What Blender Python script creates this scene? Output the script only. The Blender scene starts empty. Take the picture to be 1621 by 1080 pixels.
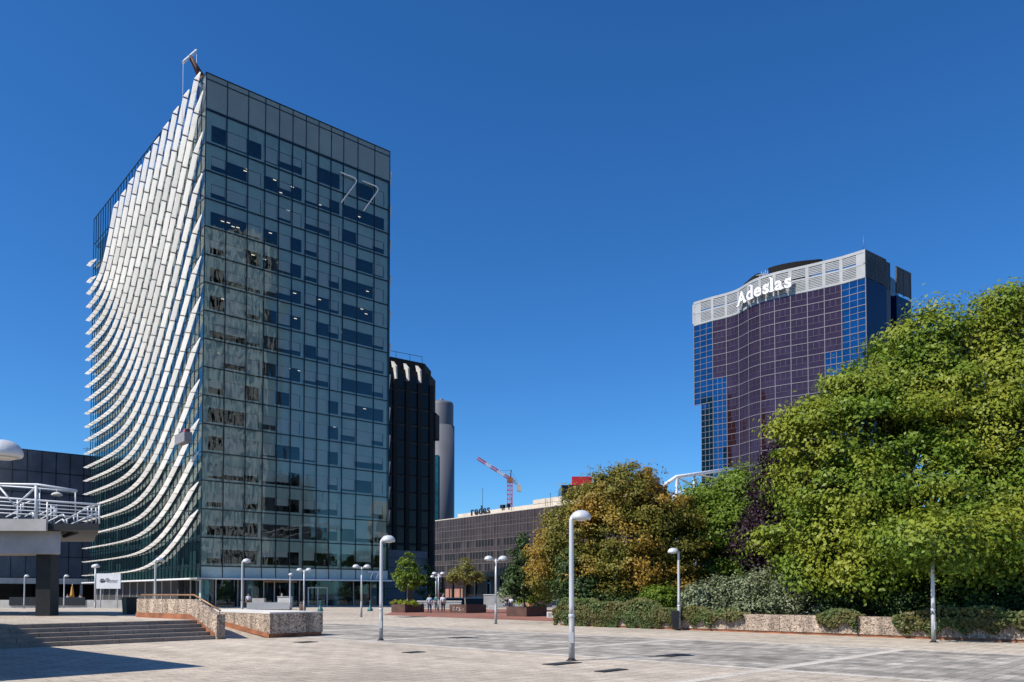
import bpy, math, random
import numpy as np
from mathutils import Vector, Matrix
R = math.radians
random.seed(7)
scene = bpy.context.scene
col = scene.collection

# ------------------------------------------------------------------ camera
F, TH, CAMH = 1260.0, R(1.7), 1.7            # focal length in photo pixels, tilt, eye height
YC = 940 - F * math.tan(TH)                  # row of the principal point (lens shifted up)
cam_d = bpy.data.cameras.new("camera"); cam = bpy.data.objects.new("camera", cam_d); col.objects.link(cam)
cam.location = (0, 0, CAMH); cam.rotation_euler = (R(90) + TH, 0, 0)
cam_d.sensor_width = 36; cam_d.lens = 36 * F / 1621
cam_d.shift_y = (YC - 540) / 1621; cam_d.clip_start = 0.1; cam_d.clip_end = 6000
scene.camera = cam

# ------------------------------------------------------------------ sky and sun
SUN_EL = R(47); SX, SY = -0.876, -0.482      # horizontal direction towards the sun
wd = bpy.data.worlds.new("World"); scene.world = wd; wd.use_nodes = True
nt = wd.node_tree; bg = nt.nodes["Background"]
sky = nt.nodes.new("ShaderNodeTexSky"); sky.sky_type = 'NISHITA'; sky.sun_disc = False
sky.sun_elevation = SUN_EL; sky.sun_rotation = math.atan2(SX, SY)
sky.air_density = 1.0; sky.dust_density = 0.25; sky.ozone_density = 3.2; sky.altitude = 650
hs = nt.nodes.new("ShaderNodeHueSaturation"); hs.inputs['Saturation'].default_value = 1.22
grade = nt.nodes.new("ShaderNodeMix"); grade.data_type = 'RGBA'; grade.blend_type = 'MULTIPLY'; grade.inputs['Factor'].default_value = 1
grade.inputs['B'].default_value = (0.68, 1.13, 1.47, 1)            # the photograph's deep polarised blue
nt.links.new(sky.outputs[0], hs.inputs['Color']); nt.links.new(hs.outputs[0], grade.inputs['A']); nt.links.new(grade.outputs['Result'], bg.inputs[0])
bg.inputs[1].default_value = 0.075
sl = bpy.data.lights.new("sun", 'SUN'); sl.energy = 4.6; sl.angle = R(0.5); sl.color = (1.0, 0.93, 0.82)
so = bpy.data.objects.new("sun", sl); col.objects.link(so); so.location = (-60, -30, 90)
sdir = Vector((SX * math.cos(SUN_EL), SY * math.cos(SUN_EL), math.sin(SUN_EL)))
so.rotation_euler = sdir.to_track_quat('Z', 'Y').to_euler()
vs = scene.view_settings
vs.view_transform = 'Standard'; vs.look = 'None'; vs.exposure = 0.42; vs.gamma = 1.0
scene.cycles.max_bounces = 8; scene.cycles.transparent_max_bounces = 12
scene.cycles.caustics_reflective = False; scene.cycles.caustics_refractive = False

# ------------------------------------------------------------------ helpers
def at(px, py, Y):
    """world point at depth Y seen at a photo pixel (survey helper)"""
    a = (px - 810.5) / F; b = (YC - py) / F; k = Y / (math.cos(TH) - b * math.sin(TH))
    return Vector((a * k, Y, CAMH + k * (math.sin(TH) + b * math.cos(TH))))
def gnd(px, py, z=0.0):
    """world point on the plane z seen at a photo pixel"""
    a = (px - 810.5) / F; b = (YC - py) / F
    k = (z - CAMH) / (math.sin(TH) + b * math.cos(TH))
    return Vector((a * k, k * (math.cos(TH) - b * math.sin(TH)), z))

class MB:
    """collects shapes into one mesh; every face carries a material slot"""
    def __init__(s): s.v = []; s.f = []; s.m = []; s.smooth = []
    def add(s, verts, faces, m=0, smooth=False):
        o = len(s.v); s.v += [tuple(p) for p in verts]
        for f in faces: s.f.append([i + o for i in f]); s.m.append(m); s.smooth.append(smooth)
    def quad(s, a, b, c, d, m=0): s.add([a, b, c, d], [(0, 1, 2, 3)], m)
    def hexa(s, lo, hi, m=0):
        """lo, hi: matching loops of points (counter-clockwise seen from hi)"""
        n = len(lo)
        s.add(list(lo) + list(hi), [tuple(range(n - 1, -1, -1)), tuple(range(n, 2 * n))] +
              [(i, (i + 1) % n, n + (i + 1) % n, n + i) for i in range(n)], m)
    def prism(s, poly, z0, z1, m=0):
        a = sum(poly[i][0] * poly[(i + 1) % len(poly)][1] - poly[(i + 1) % len(poly)][0] * poly[i][1] for i in range(len(poly)))
        if a < 0: poly = poly[::-1]
        g0 = z0 if callable(z0) else (lambda p: z0); g1 = z1 if callable(z1) else (lambda p: z1)
        s.hexa([(p[0], p[1], g0(p)) for p in poly], [(p[0], p[1], g1(p)) for p in poly], m)
    def box(s, x0, x1, y0, y1, z0, z1, m=0): s.prism([(x0, y0), (x1, y0), (x1, y1), (x0, y1)], z0, z1, m)
    def obox(s, O, ax, ay, x0, x1, y0, y1, z0, z1, m=0):
        """box in a plan frame with origin O and axes ax, ay"""
        P = lambda x, y: (O[0] + ax[0] * x + ay[0] * y, O[1] + ax[1] * x + ay[1] * y)
        s.prism([P(x0, y0), P(x1, y0), P(x1, y1), P(x0, y1)], z0, z1, m)
    def tube(s, pts, r, n=8, m=0, caps=True):
        pts = [Vector(p) for p in pts]; rr = r if isinstance(r, (list, tuple)) else [r] * len(pts)
        o = len(s.v); prev = None
        for i, p in enumerate(pts):
            t = ((pts[min(i + 1, len(pts) - 1)] - p).normalized() + (p - pts[max(i - 1, 0)]).normalized())
            if t.length < 1e-6: t = Vector((0, 0, 1))
            t.normalize()
            if prev is None: prev = t.orthogonal().normalized()
            a = (prev - t * prev.dot(t)).normalized(); b = t.cross(a); prev = a
            for k in range(n):
                w = 2 * math.pi * k / n
                s.v.append(tuple(p + a * (rr[i] * math.cos(w)) + b * (rr[i] * math.sin(w))))
        for i in range(len(pts) - 1):
            for k in range(n):
                s.f.append([o + i * n + k, o + i * n + (k + 1) % n, o + (i + 1) * n + (k + 1) % n, o + (i + 1) * n + k]); s.m.append(m); s.smooth.append(True)
        if caps:
            s.f.append([o + k for k in range(n - 1, -1, -1)]); s.m.append(m); s.smooth.append(False)
            e = o + (len(pts) - 1) * n
            s.f.append([e + k for k in range(n)]); s.m.append(m); s.smooth.append(False)
    def lathe(s, prof, c=(0, 0, 0), n=20, m=0, sx=1.0, sy=1.0):
        """prof: (radius, z) from bottom to top"""
        o = len(s.v)
        for (r, z) in prof:
            for k in range(n):
                w = 2 * math.pi * k / n
                s.v.append((c[0] + sx * r * math.cos(w), c[1] + sy * r * math.sin(w), c[2] + z))
        for i in range(len(prof) - 1):
            for k in range(n):
                s.f.append([o + i * n + k, o + i * n + (k + 1) % n, o + (i + 1) * n + (k + 1) % n, o + (i + 1) * n + k]); s.m.append(m); s.smooth.append(True)
        for j, rev in ((0, True), (len(prof) - 1, False)):
            if prof[j][0] > 1e-4:
                ids = [o + j * n + k for k in range(n)]
                s.f.append(ids[::-1] if rev else ids); s.m.append(m); s.smooth.append(False)
    def build(s, name, mats, parent=None, **kw):
        me = bpy.data.meshes.new(name); me.from_pydata(s.v, [], s.f)
        mats = mats if isinstance(mats, (list, tuple)) else [mats]
        for q in mats: me.materials.append(q)
        me.polygons.foreach_set('material_index', s.m); me.polygons.foreach_set('use_smooth', s.smooth)
        me.update()
        return link(name, me, parent, **kw)
def link(name, me, parent=None, label=None, cat=None, group=None, kind=None):
    o = bpy.data.objects.new(name, me); col.objects.link(o)
    if parent is not None:
        o.parent = parent
        if parent in WORLD: o.matrix_parent_inverse = Matrix.Translation(-parent.location)   # its parts are modelled where they stand
    return tag(o, label, cat, group, kind)
WORLD = []
def tag(o, label=None, cat=None, group=None, kind=None):
    if label: o['label'] = label
    if cat: o['category'] = cat
    if group: o['group'] = group
    if kind: o['kind'] = kind
    return o
def thing(name, label, cat, loc=(0, 0, 0), rz=0, group=None, world=False):
    o = bpy.data.objects.new(name, None); col.objects.link(o); o.empty_display_size = 0.3
    o.location = loc; o.rotation_euler = (0, 0, rz)
    if world: WORLD.append(o)
    return tag(o, label, cat, group)
def dup(o, loc=None, rz=None, label=None, group=None, parent=None):
    c = o.copy(); col.objects.link(c)
    if parent is not None: c.parent = parent
    for ch in list(o.children): dup(ch, parent=c)
    if loc is not None: c.location = loc
    if rz is not None: c.rotation_euler = (0, 0, rz)
    return tag(c, label, None, group)

# ------------------------------------------------------------------ materials
def mat(name, c, rough=0.6, metal=0.0, var=0.15, scale=3.0, bump=0.0, bscale=20.0, spec=0.5, coat=0.0, c2=None, stretch=None, ior=1.5):
    m = bpy.data.materials.new(name); m.use_nodes = True
    n, l = m.node_tree.nodes, m.node_tree.links; p = n["Principled BSDF"]
    p.inputs['Roughness'].default_value = rough; p.inputs['Metallic'].default_value = metal
    p.inputs['Specular IOR Level'].default_value = spec; p.inputs['Coat Weight'].default_value = coat; p.inputs['IOR'].default_value = ior
    tc = n.new('ShaderNodeTexCoord'); mp = n.new('ShaderNodeMapping'); l.new(tc.outputs['Object'], mp.inputs[0])
    if stretch: mp.inputs['Scale'].default_value = stretch
    no = n.new('ShaderNodeTexNoise'); no.inputs['Scale'].default_value = scale; no.inputs['Detail'].default_value = 6; l.new(mp.outputs[0], no.inputs['Vector'])
    rm = n.new('ShaderNodeMapRange'); rm.inputs[1].default_value = 0.3; rm.inputs[2].default_value = 0.7; l.new(no.outputs['Fac'], rm.inputs[0])
    mx = n.new('ShaderNodeMix'); mx.data_type = 'RGBA'; l.new(rm.outputs[0], mx.inputs['Factor'])
    a = [min(1, x * (1 - var)) for x in c]; b = [min(1, x * (1 + var)) for x in (c2 or c)]
    mx.inputs['A'].default_value = (*a, 1); mx.inputs['B'].default_value = (*b, 1)
    l.new(mx.outputs['Result'], p.inputs['Base Color'])
    if bump:
        nb = n.new('ShaderNodeTexNoise'); nb.inputs['Scale'].default_value = bscale; nb.inputs['Detail'].default_value = 4; l.new(mp.outputs[0], nb.inputs['Vector'])
        bp = n.new('ShaderNodeBump'); bp.inputs['Strength'].default_value = bump; bp.inputs['Distance'].default_value = 0.05
        l.new(nb.outputs['Fac'], bp.inputs['Height']); l.new(bp.outputs[0], p.inputs['Normal'])
    return m
def glass_skin(name, tint, refl=(1, 1, 1), ior=1.9, wob=0.02, wscale=0.35, wst=(1, 1, 0.35), rough=0.0):
    """thin architectural glass: part seen through, part mirrored, with roller-wave ripples"""
    m = bpy.data.materials.new(name); m.use_nodes = True
    n, l = m.node_tree.nodes, m.node_tree.links; n.remove(n["Principled BSDF"]); out = n["Material Output"]
    tr = n.new('ShaderNodeBsdfTransparent'); tr.inputs[0].default_value = (*tint, 1)
    gl = n.new('ShaderNodeBsdfGlossy'); gl.inputs[0].default_value = (*refl, 1); gl.inputs['Roughness'].default_value = rough
    fr = n.new('ShaderNodeFresnel'); fr.inputs[0].default_value = ior
    tc = n.new('ShaderNodeTexCoord'); mp = n.new('ShaderNodeMapping'); mp.inputs['Scale'].default_value = wst
    no = n.new('ShaderNodeTexNoise'); no.inputs['Scale'].default_value = wscale; no.inputs['Detail'].default_value = 1.5
    bp = n.new('ShaderNodeBump'); bp.inputs['Strength'].default_value = 1.0; bp.inputs['Distance'].default_value = wob
    l.new(tc.outputs['Object'], mp.inputs[0]); l.new(mp.outputs[0], no.inputs['Vector']); l.new(no.outputs['Fac'], bp.inputs['Height'])
    l.new(bp.outputs[0], gl.inputs['Normal'])
    mx = n.new('ShaderNodeMixShader'); l.new(fr.outputs[0], mx.inputs[0]); l.new(tr.outputs[0], mx.inputs[1]); l.new(gl.outputs[0], mx.inputs[2])
    l.new(mx.outputs[0], out.inputs['Surface'])
    return m
def pebble(name, base=(0.42, 0.33, 0.26)):
    """washed pebble-dash concrete"""
    m = bpy.data.materials.new(name); m.use_nodes = True
    n, l = m.node_tree.nodes, m.node_tree.links; p = n["Principled BSDF"]; p.inputs['Roughness'].default_value = 0.9
    tc = n.new('ShaderNodeTexCoord'); vo = n.new('ShaderNodeTexVoronoi'); vo.inputs['Scale'].default_value = 19
    l.new(tc.outputs['Object'], vo.inputs['Vector'])
    cr = n.new('ShaderNodeValToRGB'); l.new(vo.outputs['Color'], cr.inputs[0])
    cr.color_ramp.elements[0].position = 0.1; cr.color_ramp.elements[0].color = (*[x * 0.3 for x in base], 1)
    cr.color_ramp.elements[1].position = 0.75; cr.color_ramp.elements[1].color = (*[min(1, x * 1.45) for x in base], 1)
    e = cr.color_ramp.elements.new(0.42); e.color = (*base, 1)
    no = n.new('ShaderNodeTexNoise'); no.inputs['Scale'].default_value = 1.7; no.inputs['Detail'].default_value = 5; l.new(tc.outputs['Object'], no.inputs['Vector'])
    mr = n.new('ShaderNodeMapRange'); mr.inputs[1].default_value = 0.3; mr.inputs[2].default_value = 0.7; mr.inputs[3].default_value = 0.72; mr.inputs[4].default_value = 1.1
    l.new(no.outputs['Fac'], mr.inputs[0])
    mx = n.new('ShaderNodeMix'); mx.data_type = 'RGBA'; mx.blend_type = 'MULTIPLY'; mx.inputs['Factor'].default_value = 1
    l.new(cr.outputs[0], mx.inputs['A']); l.new(mr.outputs[0], mx.inputs['B'])
    ms = n.new('ShaderNodeMapping'); ms.inputs['Scale'].default_value = (3.5, 3.5, 0.25); l.new(tc.outputs['Object'], ms.inputs[0])   # rain streaks
    ns = n.new('ShaderNodeTexNoise'); ns.inputs['Scale'].default_value = 1.0; ns.inputs['Detail'].default_value = 4; l.new(ms.outputs[0], ns.inputs['Vector'])
    mq = n.new('ShaderNodeMapRange'); mq.inputs[1].default_value = 0.36; mq.inputs[2].default_value = 0.58; mq.inputs[3].default_value = 0.62; mq.inputs[4].default_value = 1.05; l.new(ns.outputs['Fac'], mq.inputs[0])
    m3 = n.new('ShaderNodeMix'); m3.data_type = 'RGBA'; m3.blend_type = 'MULTIPLY'; m3.inputs['Factor'].default_value = 1
    l.new(mx.outputs['Result'], m3.inputs['A']); l.new(mq.outputs[0], m3.inputs['B']); l.new(m3.outputs['Result'], p.inputs['Base Color'])
    bp = n.new('ShaderNodeBump'); bp.inputs['Strength'].default_value = 0.9; bp.inputs['Distance'].default_value = 0.03; bp.invert = True
    l.new(vo.outputs['Distance'], bp.inputs['Height']); l.new(bp.outputs[0], p.inputs['Normal'])
    return m
def paver(name, c1, c2, mort, ang, bw=0.6, rh=0.4, blotch=0.25, bscale=0.35, off=0.5, streak=0.0):
    """paving slabs with tonal variation, stains and open joints"""
    m = bpy.data.materials.new(name); m.use_nodes = True
    n, l = m.node_tree.nodes, m.node_tree.links; p = n["Principled BSDF"]; p.inputs['Roughness'].default_value = 0.85
    p.inputs['Specular IOR Level'].default_value = 0.25
    tc = n.new('ShaderNodeTexCoord'); mp = n.new('ShaderNodeMapping'); mp.inputs['Rotation'].default_value = (0, 0, -ang)
    l.new(tc.outputs['Object'], mp.inputs[0])
    br = n.new('ShaderNodeTexBrick'); br.inputs['Scale'].default_value = 1; br.inputs['Brick Width'].default_value = bw; br.inputs['Row Height'].default_value = rh
    br.inputs['Mortar Size'].default_value = 0.013; br.inputs['Mortar Smooth'].default_value = 0.3; br.offset = off
    br.inputs['Color1'].default_value = (*c1, 1); br.inputs['Color2'].default_value = (*c2, 1); br.inputs['Mortar'].default_value = (*mort, 1)
    l.new(mp.outputs[0], br.inputs['Vector'])
    cur = br.outputs['Color']
    for sc, lo, hi, st in ((bscale, 1 - blotch, 1 + blotch * 0.6, (1, 1, 1)), (2.3, 0.86, 1.1, (1, 1, 1)), (14, 0.82, 1.12, (1, 1, 1))) + (((1.1, 1 - streak, 1 + streak, (1, 0.16, 1)),) if streak else ()):
        mp2 = n.new('ShaderNodeMapping'); mp2.inputs['Scale'].default_value = st; l.new(mp.outputs[0], mp2.inputs[0])
        no = n.new('ShaderNodeTexNoise'); no.inputs['Scale'].default_value = sc; no.inputs['Detail'].default_value = 5; l.new(mp2.outputs[0], no.inputs['Vector'])
        mr = n.new('ShaderNodeMapRange'); mr.inputs[1].default_value = 0.32; mr.inputs[2].default_value = 0.68; mr.inputs[3].default_value = lo; mr.inputs[4].default_value = hi
        l.new(no.outputs['Fac'], mr.inputs[0])
        mx = n.new('ShaderNodeMix'); mx.data_type = 'RGBA'; mx.blend_type = 'MULTIPLY'; mx.inputs['Factor'].default_value = 1
        l.new(cur, mx.inputs['A']); l.new(mr.outputs[0], mx.inputs['B']); cur = mx.outputs['Result']
    for vsc, rad, dark in ((1.3, 0.035, 0.62), (0.45, 0.06, 0.75)):        # trodden gum and oil spots
        vo = n.new('ShaderNodeTexVoronoi'); vo.inputs['Scale'].default_value = vsc; l.new(mp.outputs[0], vo.inputs['Vector'])
        mr = n.new('ShaderNodeMapRange'); mr.inputs[1].default_value = rad * 0.6; mr.inputs[2].default_value = rad; mr.inputs[3].default_value = dark; mr.inputs[4].default_value = 1
        l.new(vo.outputs['Distance'], mr.inputs[0]); mx = n.new('ShaderNodeMix'); mx.data_type = 'RGBA'; mx.blend_type = 'MULTIPLY'; mx.inputs['Factor'].default_value = 1
        l.new(cur, mx.inputs['A']); l.new(mr.outputs[0], mx.inputs['B']); cur = mx.outputs['Result']
    l.new(cur, p.inputs['Base Color'])
    bp = n.new('ShaderNodeBump'); bp.inputs['Strength'].default_value = 0.4; bp.inputs['Distance'].default_value = 0.01; bp.invert = True
    l.new(br.outputs['Fac'], bp.inputs['Height']); l.new(bp.outputs[0], p.inputs['Normal'])
    return m
def leafmat(name, ca, cb, cc=None, trans=0.35, hue_scale=0.5, gloss=0.5):
    """leaf: colour differs leaf by leaf and, more slowly, branch by branch; light comes through"""
    m = bpy.data.materials.new(name); m.use_nodes = True
    n, l = m.node_tree.nodes, m.node_tree.links; p = n["Principled BSDF"]; out = n["Material Output"]
    p.inputs['Roughness'].default_value = 0.5; p.inputs['Specular IOR Level'].default_value = gloss * 0.5
    ge = n.new('ShaderNodeNewGeometry'); mx = n.new('ShaderNodeMix'); mx.data_type = 'RGBA'
    mx.inputs['A'].default_value = (*ca, 1); mx.inputs['B'].default_value = (*cb, 1); l.new(ge.outputs['Random Per Island'], mx.inputs['Factor'])
    cur = mx.outputs['Result']
    if cc:
        tc = n.new('ShaderNodeTexCoord'); no = n.new('ShaderNodeTexNoise'); no.inputs['Scale'].default_value = hue_scale; no.inputs['Detail'].default_value = 3
        l.new(tc.outputs['Object'], no.inputs['Vector'])
        mr = n.new('ShaderNodeMapRange'); mr.inputs[1].default_value = 0.45; mr.inputs[2].default_value = 0.62; l.new(no.outputs['Fac'], mr.inputs[0])
        m2 = n.new('ShaderNodeMix'); m2.data_type = 'RGBA'; l.new(mr.outputs[0], m2.inputs['Factor']); l.new(cur, m2.inputs['A']); m2.inputs['B'].default_value = (*cc, 1)
        cur = m2.outputs['Result']
    l.new(cur, p.inputs['Base Color'])
    tl = n.new('ShaderNodeBsdfTranslucent'); l.new(cur, tl.inputs[0])
    ms = n.new('ShaderNodeMixShader'); ms.inputs[0].default_value = trans; l.new(p.outputs[0], ms.inputs[1]); l.new(tl.outputs[0], ms.inputs[2])
    l.new(ms.outputs[0], out.inputs['Surface'])
    return m
def emis(name, c, e):
    m = bpy.data.materials.new(name); m.use_nodes = True; p = m.node_tree.nodes["Principled BSDF"]
    p.inputs['Base Color'].default_value = (*c, 1); p.inputs['Emission Color'].default_value = (*c, 1); p.inputs['Emission Strength'].default_value = e
    return m
def fritted(name):
    """white fritted glass of the sun blades: light goes through it as well as off it"""
    m = bpy.data.materials.new(name); m.use_nodes = True
    n, l = m.node_tree.nodes, m.node_tree.links; p = n["Principled BSDF"]; out = n["Material Output"]
    p.inputs['Base Color'].default_value = (0.90, 0.89, 0.87, 1); p.inputs['Roughness'].default_value = 0.35
    tl = n.new('ShaderNodeBsdfTranslucent'); tl.inputs[0].default_value = (0.99, 0.98, 0.96, 1)
    ge = n.new('ShaderNodeNewGeometry'); mr = n.new('ShaderNodeMapRange'); mr.inputs[3].default_value = 0.60; mr.inputs[4].default_value = 0.74
    l.new(ge.outputs['Random Per Island'], mr.inputs[0])
    ms = n.new('ShaderNodeMixShader'); l.new(mr.outputs[0], ms.inputs[0]); l.new(p.outputs[0], ms.inputs[1]); l.new(tl.outputs[0], ms.inputs[2])
    l.new(ms.outputs[0], out.inputs['Surface'])
    return m
M = {}
M['white_paint'] = mat('white_paint', (0.72, 0.73, 0.74), 0.4, var=0.06)
M['lamp_grey'] = mat('lamp_grey', (0.50, 0.52, 0.55), 0.4, 0.1, var=0.12, scale=1.5, bump=0.05, stretch=(1, 1, 0.4))
M['lamp_base'] = mat('lamp_base', (0.33, 0.34, 0.35), 0.6, 0.1, var=0.35, scale=2.5, bump=0.15, stretch=(1, 1, 0.5))
M['lamp_lens'] = mat('lamp_lens', (0.55, 0.54, 0.5), 0.3, var=0.05)
M['dark_metal'] = mat('dark_metal', (0.02, 0.022, 0.025), 0.45, 0.3, var=0.2)
M['mullion'] = mat('mullion', (0.012, 0.025, 0.035), 0.4, 0.4, var=0.15)
M['spandrel'] = mat('spandrel', (0.66, 0.82, 0.78), 0.5, var=0.10, scale=0.5)
M['mech_panel'] = mat('mech_panel', (0.20, 0.245, 0.23), 0.12, var=0.08, scale=0.4)
M['podium_panel'] = mat('podium_panel', (0.40, 0.50, 0.47), 0.5, var=0.08, scale=0.5)
M['blind'] = mat('blind', (0.76, 0.82, 0.82), 0.7, var=0.06)
M['interior'] = mat('interior', (0.035, 0.035, 0.04), 0.9, var=0.3, scale=0.8)
M['ceiling'] = mat('ceiling', (0.10, 0.10, 0.11), 0.9)
M['bulb'] = emis('bulb', (1.0, 0.85, 0.65), 0.9)
M['front_glass'] = glass_skin('front_glass', (0.90, 0.98, 0.97), (0.90, 1.0, 0.98), 1.85, 0.018, 0.9, (1, 1, 0.3))
M['side_glass'] = glass_skin('side_glass', (0.72, 0.94, 0.86), (0.86, 1.0, 0.98), 2.35, 0.01, 0.4)
M['clear_glass'] = glass_skin('clear_glass', (0.72, 0.85, 0.9), (0.8, 0.95, 1), 1.5, 0.0)
M['mint'] = mat('mint', (0.62, 0.82, 0.70), 0.6, var=0.1)
M['teal_dark'] = mat('teal_dark', (0.06, 0.13, 0.11), 0.7, var=0.4, scale=0.6)
M['blade'] = fritted('blade')
M['bracket'] = mat('bracket', (0.06, 0.06, 0.06), 0.5, 0.3)
M['concrete'] = mat('concrete', (0.40, 0.39, 0.37), 0.85, var=0.15, scale=1.2, bump=0.15)
M['pale_concrete'] = mat('pale_concrete', (0.62, 0.60, 0.56), 0.85, var=0.12, scale=1.5, bump=0.1)
M['pebble'] = pebble('pebble')
M['pebble_shaded'] = pebble('pebble_shaded', (0.37, 0.29, 0.225))  # base colour lowered to carry the trees' shade on the bed wall
M['rust_skirt'] = mat('rust_skirt', (0.25, 0.095, 0.045), 0.8, var=0.4, scale=2, bump=0.2)
M['corten'] = mat('corten', (0.085, 0.042, 0.030), 0.75, var=0.3, scale=2, bump=0.15)
M['bronze'] = mat('bronze', (0.30, 0.17, 0.085), 0.45, 0.3, var=0.2)
M['bark'] = mat('bark', (0.11, 0.085, 0.06), 0.9, var=0.4, scale=6, bump=0.5)
M['bark_pale'] = mat('bark_pale', (0.30, 0.27, 0.22), 0.9, var=0.3, scale=6, bump=0.4)
M['soil'] = mat('soil', (0.05, 0.035, 0.022), 0.95, var=0.4, scale=4, bump=0.5)
PA = R(46)
M['plaza'] = paver('plaza', (0.52, 0.455, 0.375), (0.43, 0.375, 0.31), (0.20, 0.17, 0.14), PA, 0.62, 0.42, 0.16, 0.12, streak=0.12)
M['grey_slabs'] = paver('grey_slabs', (0.45, 0.415, 0.365), (0.235, 0.22, 0.20), (0.2, 0.18, 0.17), PA, 0.55, 0.3, 0.25, 0.35, streak=0.3)
M['white_band'] = paver('white_band', (0.58, 0.54, 0.48), (0.50, 0.465, 0.41), (0.35, 0.32, 0.29), PA, 0.9, 0.35, 0.14)
M['red_paving'] = paver('red_paving', (0.34, 0.15, 0.105), (0.25, 0.105, 0.075), (0.2, 0.12, 0.1), PA, 0.3, 0.15, 0.2)
M['step_stone'] = paver('step_stone', (0.30, 0.255, 0.22), (0.24, 0.205, 0.18), (0.1, 0.09, 0.08), R(48), 1.5, 0.5, 0.25)
M['far_ground'] = mat('far_ground', (0.22, 0.21, 0.20), 0.9, var=0.2, scale=0.05)
G = (math.cos(R(48)), math.sin(R(48))); GP = (-G[1], G[0])      # plaza building-line frame
# ================================================================== THE SETTING: ground
def sheet(name, poly, z, m, kind='structure', label=None, cat=None):
    b = MB(); b.add([(p[0], p[1], z) for p in poly], [tuple(range(len(poly)))])
    return b.build(name, m, kind=kind, label=label, cat=cat)
sheet('ground', [(-3000, -3000), (3000, -3000), (3000, 3000), (-3000, 3000)], -0.03, M['far_ground'])
sheet('plaza', [(-120, -25), (60, -25), (60, 84), (-16, 97), (-40, 112), (-120, 112)], 0.0, M['plaza'])
E1 = (math.cos(PA), math.sin(PA)); E2 = (E1[1], -E1[0]); P0 = (0.18, 23.3)
def pg(a, b): return (P0[0] + E1[0] * a + E2[0] * b, P0[1] + E1[1] * a + E2[1] * b)
def cell(a0, a1, b0, b1): return [pg(a0, b0), pg(a1, b0), pg(a1, b1), pg(a0, b1)]
LA, LB, GAP = 8.9, 7.75, 0.17
for j in range(-4, 3):                                             # chequer of grey slab fields between pale bands
    sheet('slab_field', cell(GAP, LA - GAP, j * LB + GAP, (j + 1) * LB - GAP), 0.004, M['grey_slabs'])
pb = MB()
for k in (0, 1):
    q = cell(k * LA - GAP, k * LA + GAP, -4 * LB, 3 * LB); pb.add([(x, y, 0.004) for x, y in q], [(0, 1, 2, 3)])
for j in range(-4, 4):
    q = cell(GAP, LA - GAP, j * LB - GAP, j * LB + GAP); pb.add([(x, y, 0.004) for x, y in q], [(0, 1, 2, 3)])
q = cell(-16, -GAP, LB - GAP, LB + GAP); pb.add([(x, y, 0.004) for x, y in q], [(0, 1, 2, 3)])
pb.build('paving_band', M['white_band'], kind='structure')
sheet('red_paving', [(-10.3, 63.6), (3.9, 47.2), (12, 55), (3, 88), (-12, 88)], 0.006, M['red_paving'])
# drain covers
dc = [(890, 1051, 0.5, 0.22), (1066, 1038, 0.5, 0.25), (968, 1062, 0.45, 0.14), (655, 1033, 0.3, 0.2), (650, 977, 1.0, 0.7), (484, 1017, 0.33, 0.3), (729, 1010, 0.4, 0.3)]
dl = ['dark iron drain cover at the foot of the nearest lamp post', 'dark round cover in the grey slabs right of the nearest lamp post', 'long worn cover in the pavement in front of the grey slabs',
      'small dark cover left of the nearest lamp post', 'dark patch cover in front of the left planter', 'dark cover in front of the pebble-dash ramp wall', 'small cover out in the middle of the grey slabs']
for (px, py, a, b), lb in zip(dc, dl):
    p = gnd(px, py); o = thing('drain_cover', lb, 'drain cover', (p.x, p.y, 0), PA, 'drain covers in the plaza')
    c = MB(); c.box(-a, a, -b, b, 0.006, 0.016); c.build('frame', M['dark_metal'], o)
    c = MB()
    for k in range(5):
        x = -a * 0.8 + a * 1.6 * k / 4; c.box(x - a * 0.12, x + a * 0.12, -b * 0.8, b * 0.8, 0.017, 0.022)
    c.build('grating', M['bracket'], o)

# ------------------------------------------------------------------ raised platform, stairs and ramp
S0 = (-11.06, 29.75)
def sg(a, b): return (S0[0] + G[0] * a + GP[0] * b, S0[1] + G[1] * a + GP[1] * b)   # a: along the steps, b: up them
PZ = 0.69
b = MB()
for k in range(5):                                                 # every riser of real height
    b.prism([sg(-40, 0.35 * k), sg(-0.02, 0.35 * k), sg(-0.02, 0.35 * k + 0.36), sg(-40, 0.35 * k + 0.36)], 0.0, 0.138 * (k + 1) - (0.003 if k == 4 else 0))
b.build('stairs', M['step_stone'], kind='structure')
b = MB(); b.prism([sg(-60, 1.75), sg(-0.02, 1.75), sg(-0.02, 34), sg(-60, 34)], 0.0, PZ)
b.build('raised_platform', M['plaza'], kind='structure')
RW = 1.55                                                         # ramp width
b = MB(); rz = lambda p: max(0.002, min(PZ, 0.115 * (((p[0] - S0[0]) * GP[0] + (p[1] - S0[1]) * GP[1]) + 0.4)))
for i in range(12):
    y0, y1 = -0.4 + i * 0.6, -0.4 + (i + 1) * 0.6
    b.prism([sg(0.3, y0), sg(0.3 + RW - 0.02, y0), sg(0.3 + RW - 0.02, y1), sg(0.3, y1)], -0.02, rz)
b.prism([sg(0.3, 6.8), sg(8, 6.8), sg(8, 34), sg(0.3, 34)], -0.02, PZ - 0.004)
b.build('ramp', M['plaza'], kind='structure')

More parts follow.
